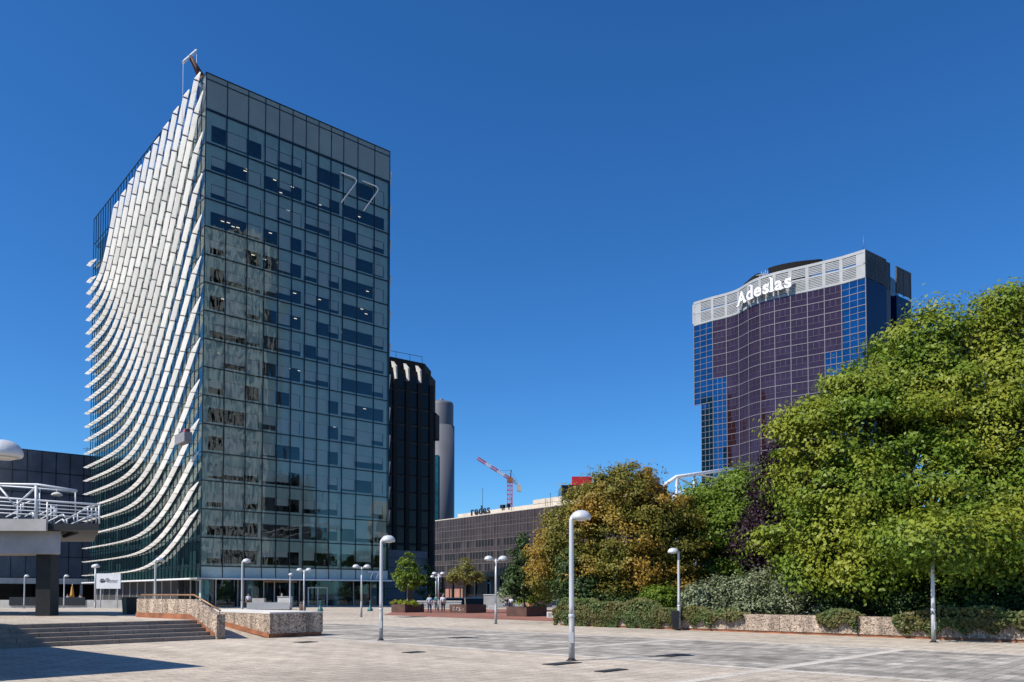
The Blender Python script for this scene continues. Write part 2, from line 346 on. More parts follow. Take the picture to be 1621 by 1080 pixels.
# pebble-dash parapet wall beside the stairs, with its handrail
w = thing('parapet_wall', 'pebble-dash parapet wall with bronze handrail stepping down beside the stairs', 'wall', (*sg(0.15, 0), 0), world=True)
b = MB(); top = 1.48
def wall_run(b, y0, y1, zt0, zt1, zb0, zb1, a0, a1, m=0):
    lo = [sg(a0, y0), sg(a1, y0), sg(a1, y1), sg(a0, y1)]
    b.hexa([(*lo[0], zb0), (*lo[1], zb0), (*lo[2], zb1), (*lo[3], zb1)], [(*lo[0], zt0), (*lo[1], zt0), (*lo[2], zt1), (*lo[3], zt1)], m)
wall_run(b, -0.12, 0.02, 0.93, 0.93, 0.0, 0.0, -0.02, 0.32)          # end post
wall_run(b, 0.02, 2.0, 0.90, top, 0.0, 0.55, 0.0, 0.30)
wall_run(b, 2.0, 6.9, top, top, 0.55, 0.55, 0.0, 0.30)
b.build('wall_body', M['pebble'], w)
b = MB()
wall_run(b, 0.02, 2.0, 0.22, 0.90, 0.02, 0.55, -0.035, -0.003); wall_run(b, 2.0, 6.9, 0.9, 0.9, 0.6, 0.6, -0.035, -0.003)
b.build('skirting', M['rust_skirt'], w)
b = MB(); hr = [(*sg(0.15, 6.8), top + 0.17), (*sg(0.15, 2.0), top + 0.17), (*sg(0.15, -0.05), 1.07)]
b.tube(hr, 0.035, 8)
for y in (6.6, 5.2, 3.8, 2.3): b.tube([(*sg(0.15, y), top), (*sg(0.15, y), top + 0.16)], 0.02, 6)
for y in (1.3, 0.6, 0.0): z = 0.93 + 0.55 * max(0, y) / 2.0; b.tube([(*sg(0.15, y), z - 0.05), (*sg(0.15, y), z + 0.16)], 0.02, 6)
b.build('handrail', M['bronze'], w)

# low broad block wall right of the ramp
w = thing('block_wall', 'broad low pebble-dash block wall with pale capstone right of the ramp', 'wall', (-9.29, 30.6, 0), world=True)
def bw(a, b): return (-9.29 + G[0] * a + GP[0] * b, 30.6 + G[1] * a + GP[1] * b)
b = MB(); b.prism([bw(0, 0), bw(2.4, 0), bw(2.4, 7.5), bw(0, 7.5)], 0.16, 0.93); b.build('wall_body', M['pebble'], w)
b = MB(); b.prism([bw(-0.01, -0.01), bw(2.41, -0.01), bw(2.41, 7.51), bw(-0.01, 7.51)], 0.932, 0.985); b.build('capstone', M['pale_concrete'], w)
b = MB(); b.prism([bw(0.03, 0.03), bw(2.37, 0.03), bw(2.37, 7.47), bw(0.03, 7.47)], 0, 0.157)
b.prism([bw(-0.03, 0.02), bw(-0.004, 0.02), bw(-0.004, 4.5), bw(-0.03, 4.5)], lambda p: 0.16 + 0.1 * (p[1] - 30.6) / 0.669 - 0.15, lambda p: 0.16 + 0.115 * max(0, (p[1] - 30.6) / 0.669))
b.build('skirting', M['rust_skirt'], w)

# dark metal bin planter at the far end of the parapet wall
t = thing('dark_planter', 'dark metal box planter standing behind the end of the parapet wall', 'planter', (-19.0, 39.6, PZ), R(48))
b = MB(); b.hexa([(-0.24, -0.24, 0), (0.24, -0.24, 0), (0.24, 0.24, 0), (-0.24, 0.24, 0)], [(-0.29, -0.29, 0.82), (0.29, -0.29, 0.82), (0.29, 0.29, 0.82), (-0.29, 0.29, 0.82)]); b.build('box', M['dark_metal'], t)
b = MB(); b.box(-0.26, 0.26, -0.26, 0.26, 0.822, 0.84); b.build('soil', M['soil'], t)
# ================================================================== GLASS OFFICE TOWER
C0 = (-36.4, 93.0); U = (0.74896, 0.66262); V = (-U[1], U[0]); NF = (U[1], -U[0]); NL = (-U[0], -U[1])
WF, WL, ZT = 25.7, 49.6, 63.7
def fp(s, z, o=0.0): return (C0[0] + U[0] * s + NF[0] * o, C0[1] + U[1] * s + NF[1] * o, z)    # front face point, o metres out
def lp(t, z, o=0.0): return (C0[0] + V[0] * t + NL[0] * o, C0[1] + V[1] * t + NL[1] * o, z)    # long face point
def rp(t, z, o=0.0): return (C0[0] + U[0] * (WF + o) + V[0] * t, C0[1] + U[1] * (WF + o) + V[1] * t, z)
def slab(b, P, s0, s1, z0, z1, o0, o1, m=0):
    """block on a face: s0..s1 along, z0..z1 up, o0 (back)..o1 (front)"""
    b.hexa([P(s0, z0, o0), P(s1, z0, o0), P(s1, z1, o0), P(s0, z1, o0)], [P(s0, z0, o1), P(s1, z0, o1), P(s1, z1, o1), P(s0, z1, o1)], m)
T = thing('glass_office_tower', 'tall glass office tower whose long side carries curving rows of white sun blades', 'office tower', (C0[0], C0[1], 0), world=True)
COLS = [0, 2.57, 5.22, 7.42, 9.27, 11.1, 12.95, 14.76, 16.57, 18.42, 20.6, 23.25, 25.7]
FL = [4.95 + 3.363 * i for i in range(16)] + [59.4]               # floor lines; last band is 4 m
rnd = random.Random(11)
groups = [(0, 3), (3, 6), (6, 9), (9, 12)]
LM = {0: 0.75}; RM = {2: 0.42, 5: 0.45, 8: 0.45, 11: 0.75}
inner = MB(); room = MB(); lamps = MB()
SILL, LINT = 0.10, 0.60
opens = []
# blinds per floor and column: 0 = up (dark), 1 = fully down, fractions between
def blind_val(i, j):
    x = rnd.random()
    if i in (0, 1): return 0.0 if x < 0.55 else rnd.uniform(0.2, 0.7)
    if x < 0.40: return 0.0
    if x < 0.62: return 1.0
    return rnd.uniform(0.45, 0.9)
blinds = []
for i in range(len(FL) - 1):
    z0, z1 = FL[i], FL[i + 1]; h = z1 - z0
    zo0, zo1 = z0 + SILL * h, z0 + LINT * h
    g = MB()
    for j in range(12):
        s0, s1 = COLS[j], COLS[j + 1]; t = [rnd.uniform(-0.010, 0.010) for _ in range(4)]
        g.quad(fp(s0, z0, t[0]), fp(s1, z0, t[1]), fp(s1, z1, t[2]), fp(s0, z1, t[3]))
    gb = g.build('window_band', M['front_glass'], T)
    slab(inner, fp, 0.05, WF - 0.05, zo1, z1 - 0.02, -0.30, -0.22); slab(inner, fp, 0.05, WF - 0.05, z0, zo0, -0.30, -0.22)
    for (a, e) in groups:
        for j in range(a, e):
            s0 = COLS[j] + (LM.get(j, 0)); s1 = COLS[j + 1] - RM.get(j, 0)
            if j in LM: slab(inner, fp, COLS[j] + 0.05, s0, zo0, zo1, -0.30, -0.22)
            if j in RM: slab(inner, fp, s1, COLS[j + 1] - 0.05, zo0, zo1, -0.30, -0.22)
            v = blind_val(i, j)
            if v == 0 and i > 1 and j and rnd.random() < 0.3: v = 0
            if v > 0: blinds.append(((s1 - s0) * v, gb, s0 + 0.03, s1 - 0.03, zo1 - v * (zo1 - zo0), zo1))
    # room behind: floor slab, ceiling with lamps
    room.prism([fp(0.2, 0, -0.35)[:2], fp(WF - 0.2, 0, -0.35)[:2], fp(WF - 0.2, 0, -8)[:2], fp(0.2, 0, -8)[:2]], z0 - 0.25, z0 + 0.05)
    if i in (2, 6, 7, 11, 12, 13) or rnd.random() < 0.3:
        for _ in range(10):
            s, o = rnd.uniform(1, WF - 1), -rnd.uniform(1.0, 4.5); p = fp(s, z1 - 0.5, o)
            lamps.obox(p, U, V, -0.2, 0.2, -0.05, 0.05, z1 - 0.55, z1 - 0.50)
blinds.sort(key=lambda q: -q[0]); rest = MB()
for q in blinds[:98]: k = MB(); slab(k, fp, q[2], q[3], q[4], q[5], -0.42, -0.38); k.build('blind', M['blind'], q[1])
for q in blinds[98:]: slab(rest, fp, q[2], q[3], q[4], q[5], -0.42, -0.38)
rest.build('lowered_blinds', M['blind'], T, kind='stuff')
slab(room, fp, 0.2, WF - 0.2, 0.1, 59.3, -8.3, -8.0)
room.build('interior', M['interior'], T); inner.build('inner_wall', M['spandrel'], T); lamps.build('ceiling_lights', M['bulb'], T)
# plant storey at the top and spandrel storey above the canopy
b = MB()
for j in range(12): slab(b, fp, COLS[j] + 0.04, COLS[j + 1] - 0.04, 59.46, 63.02, -0.06, 0.0)
for j in range(12): slab(b, fp, COLS[j] + 0.04, COLS[j + 1] - 0.04, 63.06, ZT, -0.06, 0.0)
b.build('plant_screen', M['mech_panel'], T)
b = MB()
for j in range(12): slab(b, fp, COLS[j] + 0.04, COLS[j + 1] - 0.04, 3.62, 4.9, -0.06, 0.0)
b.build('spandrel_storey', M['podium_panel'], T)
b = MB()
for s in COLS: slab(b, fp, s - 0.045, s + 0.045, 3.5, ZT + 0.03, -0.1, 0.055)
for z in FL + [63.04]: slab(b, fp, 0, WF, z - 0.06, z + 0.06, -0.1, 0.045)
slab(b, fp, 0, WF, 59.3, 59.52, -0.1, 0.05); slab(b, fp, -0.05, WF + 0.05, ZT, ZT + 0.12, -0.3, 0.07)
b.build('mullion_grid', M['mullion'], T)
# body: roof, back and right side
b = MB()
b.prism([fp(0.3, 0, -8.3)[:2], fp(WF - 0.3, 0, -8.3)[:2], rp(WL, 0, -0.3)[:2], lp(WL, 0, -0.9)[:2], lp(8.6, 0, -0.9)[:2]], 0.1, 59.0)
b.build('core', M['interior'], T)
b = MB()
b.prism([fp(0.32, 0, -0.32)[:2], fp(WF - 0.2, 0, -0.32)[:2], rp(WL - 0.1, 0, -0.2)[:2], lp(WL - 0.1, 0, -0.32)[:2]], 59.05, 59.25)
b.prism([fp(0.32, 0, -0.34)[:2], fp(0.32, 0, -0.6)[:2], fp(WF - 0.2, 0, -0.6)[:2], fp(WF - 0.2, 0, -0.34)[:2]], 59.25, ZT)
b.build('roof', M['concrete'], T)
b = MB(); slab(b, rp, 0.1, WL, 3.4, ZT, -0.2, 0.0); slab(b, rp, 0.1, WL, 0.1, 3.4, -0.4, -0.3); b.build('far_side', M['teal_dark'], T)
# long side: glass bands, floor edges, inner panels
inn = MB(); gr = MB()
MODS = 36; mw = WL / MODS
for i in range(len(FL)):
    z0 = FL[i]; z1 = FL[i + 1] if i + 1 < len(FL) else ZT
    g = MB()
    for j in range(MODS):
        t = [rnd.uniform(-0.006, 0.006) for _ in range(4)]
        g.quad(lp((j + 1) * mw, z0, t[0]), lp(j * mw, z0, t[1]), lp(j * mw, z1, t[2]), lp((j + 1) * mw, z1, t[3]))
        if i < len(FL) - 1:
            if rnd.random() < 0.6: slab(inn, lp, (j + 0.1) * mw, (j + rnd.choice((0.5, 0.9))) * mw, z0 + 0.3, z0 + rnd.choice((1.2, 1.9, 2.9)), -0.5, -0.45, 0)
    g.build('window_band', M['side_glass'] if i < len(FL) - 1 else M['clear_glass'], T)
    if i < len(FL) - 1:
        slab(inn, lp, 0.35, WL - 0.1, z0 - 0.35, z0 + 0.3, -0.85, -0.16, 1); slab(inn, lp, 0.35, WL - 0.1, z0 + 0.3, z1 - 0.35, -0.89, -0.86, 2)
g = MB()
for j in range(MODS): g.quad(lp((j + 1) * mw, 3.5), lp(j * mw, 3.5), lp(j * mw, 4.95), lp((j + 1) * mw, 4.95))
g.build('window_band', M['side_glass'], T)
for j in range(MODS): slab(inn, lp, (j + 0.15) * mw, (j + 0.85) * mw, 3.6, 4.6, -0.45, -0.4, 0)
inn.build('side_inner_wall', [M['mint'], M['spandrel'], M['teal_dark']], T)
for j in range(MODS + 1): slab(gr, lp, j * mw - 0.035, j * mw + 0.035, 3.5, ZT, -0.06, 0.05)
for z in FL: slab(gr, lp, 0, WL, z - 0.06, z + 0.06, -0.06, 0.04)
slab(gr, lp, 0, WL, ZT - 0.04, ZT + 0.06, -0.06, 0.05)
gr.build('side_mullions', M['mullion'], T)
# sun blades: each row one curving strip of fritted glass leaves on dark brackets
ZC = [11.7, 15.0, 18.6, 22.5, 27.2, 32.2, 37.1, 42.0, 47.0, 52.0, 57.0, 62.0]
def row_fn(k):
    zl = 4.6 + 2.22 * k
    if k < 12:
        t0 = 11 + 14 * k / 12; w = 5 - 0.5 * k / 12; S = (ZC[k] - zl) / (w * math.log(1 + math.exp(t0 / w)))
    else:
        q = (k - 12) / 9; t0 = 25 + 16.5 * q; w = 4.5 - 2.5 * q; tt = 1.2 + 3.72 * (k - 12); zt = 64.4 - 0.095 * (tt - 1.2)
        S = (zt - zl) / (w * math.log(1 + math.exp((t0 - tt) / w)))
    return lambda t: zl + S * w * math.log(1 + math.exp(min(60, (t0 - t) / w)))
def blade_row(b, f, ts, P, sgn=1, o0=0.22, wd=0.60, taper=True):
    for a, e in zip(ts[:-1], ts[1:]):
        aa, ee = a + 0.05, e - 0.05
        za, ze = f(aa), f(ee)
        d = Vector((ee - aa, ze - za)); L = d.length; d /= L
        nx, nz = -d.y, d.x                                         # in the facade plane, square to the strip, pointing up-left
        if nz < 0: nx, nz = -nx, -nz
        al = R(5) - R(15) * min(1, max(0, (abs(d.y) - 0.2) / 0.5)); o1 = o0 + wd * math.cos(al); sh = math.sin(al) * wd; th = 0.05
        def q(t, z, o, k): return P(t + nx * k, z + nz * k, o)
        oa = o0 + 0.12 if (taper and a == ts[0]) else o1; oe = o1
        lo = [q(aa, za, o0, 0), q(ee, ze, o0, 0), q(ee, ze, oe, sh), q(aa, za, oa, sh)]
        hi = [q(aa, za, o0, th), q(ee, ze, o0, th), q(ee, ze, oe, sh + th), q(aa, za, oa, sh + th)]
        b.hexa(lo, hi, 0)
    for t in ts[1:-1]:
        z = f(t); p0 = Vector(P(t, z - 0.02, 0.03)); p1 = Vector(P(t, z + 0.10, o1 + 0.06))
        b.tube([p0, p1], 0.055, 5, 1)
JT = 1.86
for k in range(22):
    f = row_fn(k); tt = 0.0 if k < 12 else 1.2 + 3.72 * (k - 12)
    first = 0.25 if k < 12 else tt
    ts = [first]; x = math.ceil((first + 0.3) / JT) * JT
    while x < 50.2: ts.append(x); x += JT
    ts.append(50.6)
    b = MB(); blade_row(b, f, ts, lp); b.build('sun_blade_row', [M['blade'], M['bracket']], T)
for k, f in ((21.6, lambda t: 53.2), (22.9, lambda t: 56.0 + 0 * t)):
    b = MB(); blade_row(b, f, [46.6, 48.4, 50.6], lp); b.build('sun_blade_row', [M['blade'], M['bracket']], T)
for z in [8.5, 12, 15.3, 18.8, 22.5, 26.4, 31, 35.4, 40, 45, 50, 55, 59.8]:       # the far long side, edge on
    b = MB(); blade_row(b, lambda t, z=z: z + 1.6 - 2.0 * t + 0.05 * t * t, [0.1, 1.9, 3.7, 5.5], rp, wd=0.8); b.build('sun_blade_row', [M['blade'], M['bracket']], T)
# ground floor: recessed dark glazing behind posts, canopy, doors
b = MB()
g = MB(); slab(g, fp, 0.6, 14.2, 0.15, 3.35, -1.25, -1.2); slab(g, fp, 17.2, 25.0, 0.15, 3.35, -1.25, -1.2); slab(g, fp, 14.2, 17.2, 2.5, 3.35, -1.25, -1.2)
g.build('shop_glazing', M['clear_glass'], T)
g = MB(); slab(g, lp, 0.6, WL, 0.15, 3.35, -1.25, -1.2); g.build('shop_glazing', M['clear_glass'], T)
g = MB(); slab(g, fp, -0.8, WF + 0.1, 3.38, 3.56, -1.2, 1.0); slab(g, lp, -1.0, WL + 1, 3.38, 3.56, -1.2, 0.8)
g.build('canopy', M['white_paint'], T)
for s in (2.2, 4.9, 8.2, 9.6, 11.6, 13.0, 20.9, 23.6): g = MB(); slab(g, fp, s - 0.06, s + 0.06, 0.02, 3.38, -1.1, -0.98); g.build('post', M['concrete'], T)
for j in range(14): g = MB(); slab(g, lp, 2 + j * 3.5, 2.12 + j * 3.5, 0.02, 3.38, -0.9, -0.78); g.build('post', M['concrete'], T)
for k in range(5):
    s = (1.0, 6.7, 12.2, 18.6, 24.6)[k]; g = MB(); slab(g, fp, s - 0.35, s + 0.35, 0.02, 3.38, -2.2, -1.6); g.build('column', M['podium_panel'], T)
d = MB()
for s in (14.3, 15.65, 17.0): slab(d, fp, s - 0.07, s + 0.07, 0.05, 2.42, -1.2, -1.08)
slab(d, fp, 14.23, 17.07, 2.42, 2.55, -1.2, -1.08); slab(d, fp, 14.37, 16.93, 0.05, 0.15, -1.19, -1.09)
do = d.build('entrance_door', M['white_paint'], T)
d = MB(); slab(d, fp, 14.37, 15.58, 0.15, 2.42, -1.17, -1.14); slab(d, fp, 15.72, 16.93, 0.15, 2.42, -1.17, -1.14); d.build('pane', M['clear_glass'], do)
g = MB(); slab(g, fp, -0.2, WF + 0.2, -0.02, 0.10, -8, 0.6); slab(g, lp, -0.2, WL + 0.2, -0.02, 0.095, -2.5, 0.4); g.build('plinth', M['concrete'], T)
g = MB(); slab(g, fp, 0.3, WF - 0.3, 0.1, 3.3, -6.1, -6.0); slab(g, lp, 0.3, WL - 0.3, 0.1, 3.3, -5.1, -5.0); g.build('lobby_wall', M['interior'], T)
g = MB(); slab(g, fp, 8.1, 12.6, 3.12, 3.30, -1.0, -0.9); g.build('fascia', M['bronze'], T)

M['letter_white0'] = mat('number_white', (0.88, 0.88, 0.88), 0.3, var=0.02)
# house numbers
def seven(b, s, z, w, h, r=0.09):
    """one outlined figure seven of bent tube on the front face"""
    rr = 0.9 if w > 1.5 else 0.02
    pts = [(s, z + h)]; cx, cz = s + w, z + h
    for k in range(6):
        t = k / 5; a = Vector((cx - rr, cz)); m_ = Vector((cx, cz)); e = Vector((cx, cz)) + (Vector((s + w * 0.1, z)) - Vector((cx, cz))).normalized() * rr
        p = a.lerp(m_, t).lerp(m_.lerp(e, t), t); pts.append((p.x, p.y))
    pts.append((s + w * 0.05, z))
    b.tube([fp(x, y, 0.22) for x, y in pts], r, 8)
n = thing('facade_number', 'large outlined white number 77 high on the tower front', 'sign', fp(21, 54, 0.2), world=True)
for s in (17.8, 21.2): b = MB(); seven(b, s, 53.85, 2.75, 4.1); b.build('digit', M['white_paint'], n)
n = thing('entrance_number', 'small solid white number 77 above the entrance canopy', 'sign', fp(23.2, 3.7, 0.1), world=True)
for s in (22.5, 23.4):
    b = MB(); slab(b, fp, s, s + 0.8, 4.58, 4.74, 0.08, 0.16); b.hexa([fp(s + 0.6, 4.58, 0.08), fp(s + 0.8, 4.58, 0.08), fp(s + 0.38, 3.66, 0.08), fp(s + 0.18, 3.66, 0.08)], [fp(s + 0.6, 4.58, 0.16), fp(s + 0.8, 4.58, 0.16), fp(s + 0.38, 3.66, 0.16), fp(s + 0.18, 3.66, 0.16)])
    b.build('digit', M['letter_white0'], n)
# roof crane for window cleaning, and the cradle it carries
n = thing('window_cleaning_crane', 'white and dark window cleaning crane leaning out over the tower roof corner', 'roof crane', lp(2, ZT, -2), world=True)
A_, B_ = at(290, 99, 94), at(311, 80, 97); H_ = (A_ + B_) / 2; K_ = at(318, 121, 95.5)
b = MB(); b.tube([A_, B_], 0.16, 8); b.build('spreader_bar', M['white_paint'], n)
b = MB(); b.tube([H_, H_.lerp(K_, 0.5), K_], [0.25, 0.33, 0.45], 8); b.tube([K_, (K_.x + 0.6, K_.y + 1.2, ZT - 1)], 0.5, 8); b.build('jib', M['corten'], n)
b = MB(); b.box(K_.x - 0.4, K_.x + 1.4, K_.y - 0.2, K_.y + 1.6, ZT - 4.3, ZT + 0.9); b.build('machine_housing', M['concrete'], n)
b = MB(); b.tube([B_, (B_.x + 0.1, B_.y, 63.9)], 0.018, 4); b.tube([A_, (A_.x, A_.y, 58)], 0.018, 4); b.build('rope', M['white_paint'], n)
n = thing('cleaning_cradle', 'grey window cleaning cradle hanging against the sun blades', 'cradle', lp(2.2, 19.9, 1.9), world=True)
def ck(t, z, o): return lp(1.3 + t, 19.3 + z, 1.7 + o)
b = MB(); slab(b, ck, -1.6, 1.6, 0, 0.12, -0.45, 0.45)
for o in (-0.45, 0.41): slab(b, ck, -1.6, 1.6, 0.12, 1.15, o, o + 0.04)
for t in (-1.6, 1.56): slab(b, ck, t, t + 0.04, 0.12, 1.15, -0.41, 0.41)
b.build('basket', mat('cradle_grey', (0.2, 0.2, 0.21), 0.6), n)
b = MB()
for t in (-1.5, 1.5): b.tube([ck(t, 1.1, 0), ck(t, 2.0, 0)], 0.05, 6)
b.build('hanger', M['dark_metal'], n)
b = MB(); slab(b, ck, -1.4, -0.7, 1.15, 1.5, -0.3, 0.3); b.build('motor_cover', mat('red_cover', (0.4, 0.06, 0.06), 0.5), n)
# ================================================================== OTHER BUILDINGS
M['black_glass'] = mat('black_glass', (0.010, 0.009, 0.010), 0.15, var=0.3, scale=0.2, spec=0.25)
M['rib_black'] = mat('rib_black', (0.014, 0.011, 0.010), 0.85, var=0.2, scale=0.3)
M['navy_glass'] = mat('navy_glass', (0.095, 0.118, 0.155), 0.10, var=0.22, scale=0.35, spec=0.5)
M['brown_glass'] = mat('brown_glass', (0.052, 0.037, 0.038), 0.12, var=0.4, scale=0.25, spec=0.22)
M['brown_dark'] = mat('brown_dark', (0.008, 0.006, 0.006), 0.5, var=0.3)
M['brown_frame'] = mat('brown_frame', (0.115, 0.088, 0.085), 0.5, var=0.15)
M['purple_glass'] = mat('purple_glass', (0.165, 0.066, 0.074), 0.06, 0.85, var=0.18, scale=0.3)
M['blue_glass'] = mat('blue_glass', (0.014, 0.115, 0.23), 0.06, 0.85, var=0.22, scale=0.3)
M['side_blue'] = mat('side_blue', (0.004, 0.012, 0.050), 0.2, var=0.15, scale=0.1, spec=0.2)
M['frame_pale'] = mat('frame_pale', (0.17, 0.16, 0.18), 0.5, var=0.1)
M['louvre_grey'] = mat('louvre_grey', (0.34, 0.35, 0.36), 0.5, var=0.1, scale=0.5)
M['flank_shade_grey'] = mat('flank_shade_grey', (0.05, 0.05, 0.055), 0.5)  # darker than the front louvres: the flank's shade is in the colour
M['frame_pale2'] = mat('pale_render', (0.5, 0.5, 0.49), 0.8)
M['cyl_grey'] = mat('cyl_grey', (0.11, 0.115, 0.135), 0.6, var=0.08, scale=0.2)
M['teal_glass'] = mat('teal_glass', (0.01, 0.09, 0.12), 0.15, var=0.3, scale=0.3)
M['brick_red'] = mat('brick_red', (0.36, 0.18, 0.13), 0.8, var=0.15, scale=0.5)
M['red_sign'] = mat('red_sign', (0.55, 0.02, 0.03), 0.4, var=0.1)
M['crane_red'] = mat('crane_red', (0.50, 0.05, 0.08), 0.5, var=0.1)
M['slate_panel'] = mat('slate_panel', (0.075, 0.085, 0.115), 0.6, var=0.12, scale=0.4)
M['cream'] = mat('cream', (0.55, 0.50, 0.43), 0.8, var=0.12, scale=0.3)
M['letter_white'] = mat('letter_white', (0.85, 0.85, 0.86), 0.4, var=0.02)
M['letter_black'] = mat('letter_black', (0.02, 0.02, 0.022), 0.5, var=0.1)

def frame(O, ax):
    """vertical face from plan origin O along unit ax; outward normal is to the right of ax"""
    n = (ax[1], -ax[0])
    return lambda s, z, o=0.0: (O[0] + ax[0] * s + n[0] * o, O[1] + ax[1] * s + n[1] * o, z)
def unit(dx, dy): L = math.hypot(dx, dy); return (dx / L, dy / L)

# --- long dark glass block on the left
A = (-84.0, 146.0); ax = U; Pd = frame(A, ax)
D = thing('dark_glass_building', 'long low dark navy glass office block at the left edge behind the walkway', 'office building', (*A, 0), world=True)
hz = 27.6
for i in range(6):
    z0 = 4.6 + i * 3.85; g = MB()
    for j in range(-24, 17): g.quad(Pd(j * 2.3, z0), Pd((j + 1) * 2.3, z0), Pd((j + 1) * 2.3, z0 + 3.85, rnd.uniform(-.006, .006)), Pd(j * 2.3, z0 + 3.85, rnd.uniform(-.006, .006)))
    g.build('window_band', M['navy_glass'], D)
g = MB()
for j in range(-24, 18): slab(g, Pd, j * 2.3 - 0.06, j * 2.3 + 0.06, 4.5, hz, -0.1, 0.06)
for i in range(7): slab(g, Pd, -55.2, 39.1, 4.6 + i * 3.85 - 0.07, 4.6 + i * 3.85 + 0.07, -0.1, 0.05)
g.build('mullion_grid', M['mullion'], D)
g = MB(); g.prism([Pd(-55, 0, -0.2)[:2], Pd(39, 0, -0.2)[:2], Pd(39, 0, -20)[:2], Pd(-55, 0, -20)[:2]], 4.4, hz); g.prism([Pd(-55, 0, -3)[:2], Pd(39, 0, -3)[:2], Pd(39, 0, -20)[:2], Pd(-55, 0, -20)[:2]], 0, 4.4)
g.build('wall', M['black_glass'], D)
g = MB(); slab(g, Pd, -55.3, 39.2, 3.5, 4.5, -3, 0.5); g.build('canopy', M['pale_concrete'], D)
for j in range(-22, 17, 3):
    g = MB(); slab(g, Pd, j * 2.3 - 0.2, j * 2.3 + 0.2, 0, 3.5, -0.6, -0.2); g.build('column', M['pale_concrete'], D)
a_ = thing('roof_aerial', 'thin television aerials on the roof of the dark navy block', 'aerial', Pd(7.5, hz, -4))
g = MB(); g.tube([(0, 0, 0), (0, 0, 4.2)], 0.06, 5); g.build('mast', M['dark_metal'], a_)
g = MB(); g.tube([(-1.6, 0, 0), (-1.6, 0, 2.6)], 0.05, 5); g.tube([(-2.3, 0, 2.3), (-0.9, 0, 2.3)], 0.04, 5); g.tube([(-2.1, 0, 2.0), (-1.1, 0, 2.0)], 0.04, 5); g.build('antenna', M['dark_metal'], a_)

# --- black ribbed tower behind the office tower
A = (-40.0, 131.0); kx = unit(*U); Pb = frame(A, U)
s_end = 34.0
D = thing('black_ribbed_tower', 'black ribbed office tower rising behind the right edge of the glass tower', 'office tower', (*A, 0), world=True)
ZB = 47.0; g = MB()
def pc(px, d): p = at(px, 900, d); return (p.x, p.y)
f0, f1, f2 = pc(560, 146), pc(679, 155), pc(688.5, 160)
ub = unit(f1[0] - f0[0], f1[1] - f0[1]); Pb = frame(f0, ub); Lb = math.hypot(f1[0] - f0[0], f1[1] - f0[1])
back = (f0[0] - 20, f0[1] + 30)
g.prism([f0, f1, f2, (f2[0] - 14, f2[1] + 26), back], 0, ZB - 2.2); g.prism([(f0[0] + .6, f0[1] + .8), (f1[0] - 1, f1[1] + .5), (f2[0] - 1, f2[1] + 1), (f2[0] - 14, f2[1] + 25), (back[0] + 1, back[1] - 1)], ZB - 2.2, ZB); g.build('wall', M['rib_black'], D)
nb = 6; bw_ = Lb / nb
g = MB()
for i in range(13):
    for j in range(nb): slab(g, Pb, j * bw_ + 0.75, (j + 1) * bw_ - 0.05, 3.3 * i + 1.5, 3.3 * i + 4.2, 0.0, 0.05)
g.build('window_strips', M['black_glass'], D)
for j in range(nb + 1):
    g = MB(); slab(g, Pb, j * bw_ - 0.1, j * bw_ + 0.75, 0, ZB - 4.5, 0, 0.35); g.build('rib', M['rib_black'], D)
    if j not in (3, 4, 5): continue
    g = MB(); g.hexa([Pb(j * bw_ + .1, ZB - 4.4, 0.0), Pb(j * bw_ + .65, ZB - 4.4, 0.0), Pb(j * bw_ + .55, ZB - 4.4, 0.72), Pb(j * bw_ + .3, ZB - 4.4, 0.72)], [Pb(j * bw_ - 0.3, ZB - 0.9, -0.4), Pb(j * bw_ + .3, ZB - 0.9, -0.4), Pb(j * bw_ + .5, ZB - 2.0, 0.6), Pb(j * bw_ + .15, ZB - 2.0, 0.6)])
    g.build('rib_cap', M['pale_concrete'], D)
g = MB()
for i in range(1, 13): slab(g, Pb, 0, Lb, 3.3 * i + 0.9, 3.3 * i + 1.15, 0.05, 0.12)
g.build('floor_edges', mat('floor_edge', (0.04, 0.033, 0.03), 0.7, var=0.3), D)
g = MB(); rs = [Vector(Pb(x, ZB + 0.02, -1.2)) for x in (0, 3, 6, 9, 12, Lb - 1)]
for p in rs: g.tube([p, p + Vector((0, 0, 1.3))], 0.05, 5)
g.tube([p + Vector((0, 0, 1.3)) for p in rs], 0.05, 5); g.build('roof_railing', M['bracket'], D)
g = MB(); slab(g, frame(f1, unit(f2[0] - f1[0], f2[1] - f1[1])), 1.5, 4.8, ZB - 14.5, ZB - 9.5, 0, 0.9); g.build('bay', M['rib_black'], D)

# --- low slate building under it
D = thing('slate_annex', 'low slate blue panelled block beside the foot of the glass tower', 'building', (*pc(640, 128), 0), world=True)
q0, q1 = pc(596, 119), pc(676, 127); Ps = frame(q0, unit(q1[0] - q0[0], q1[1] - q0[1])); Ls = math.hypot(q1[0] - q0[0], q1[1] - q0[1])
g = MB(); g.prism([Ps(0, 0)[:2], Ps(Ls, 0)[:2], Ps(Ls, 0, -9)[:2], Ps(0, 0, -9)[:2]], 0, 8.4); g.build('wall', M['slate_panel'], D)
g = MB()
for i in range(5): slab(g, Ps, 0, Ls, 0.8 + i * 1.6, 0.92 + i * 1.6, 0, 0.05)
g.build('panel_joints', M['mullion'], D)
g = MB(); slab(g, Ps, Ls - 4.6, Ls - 2.9, 0, 4.2, 0, 0.08); g.build('door', M['rust_skirt'], D)

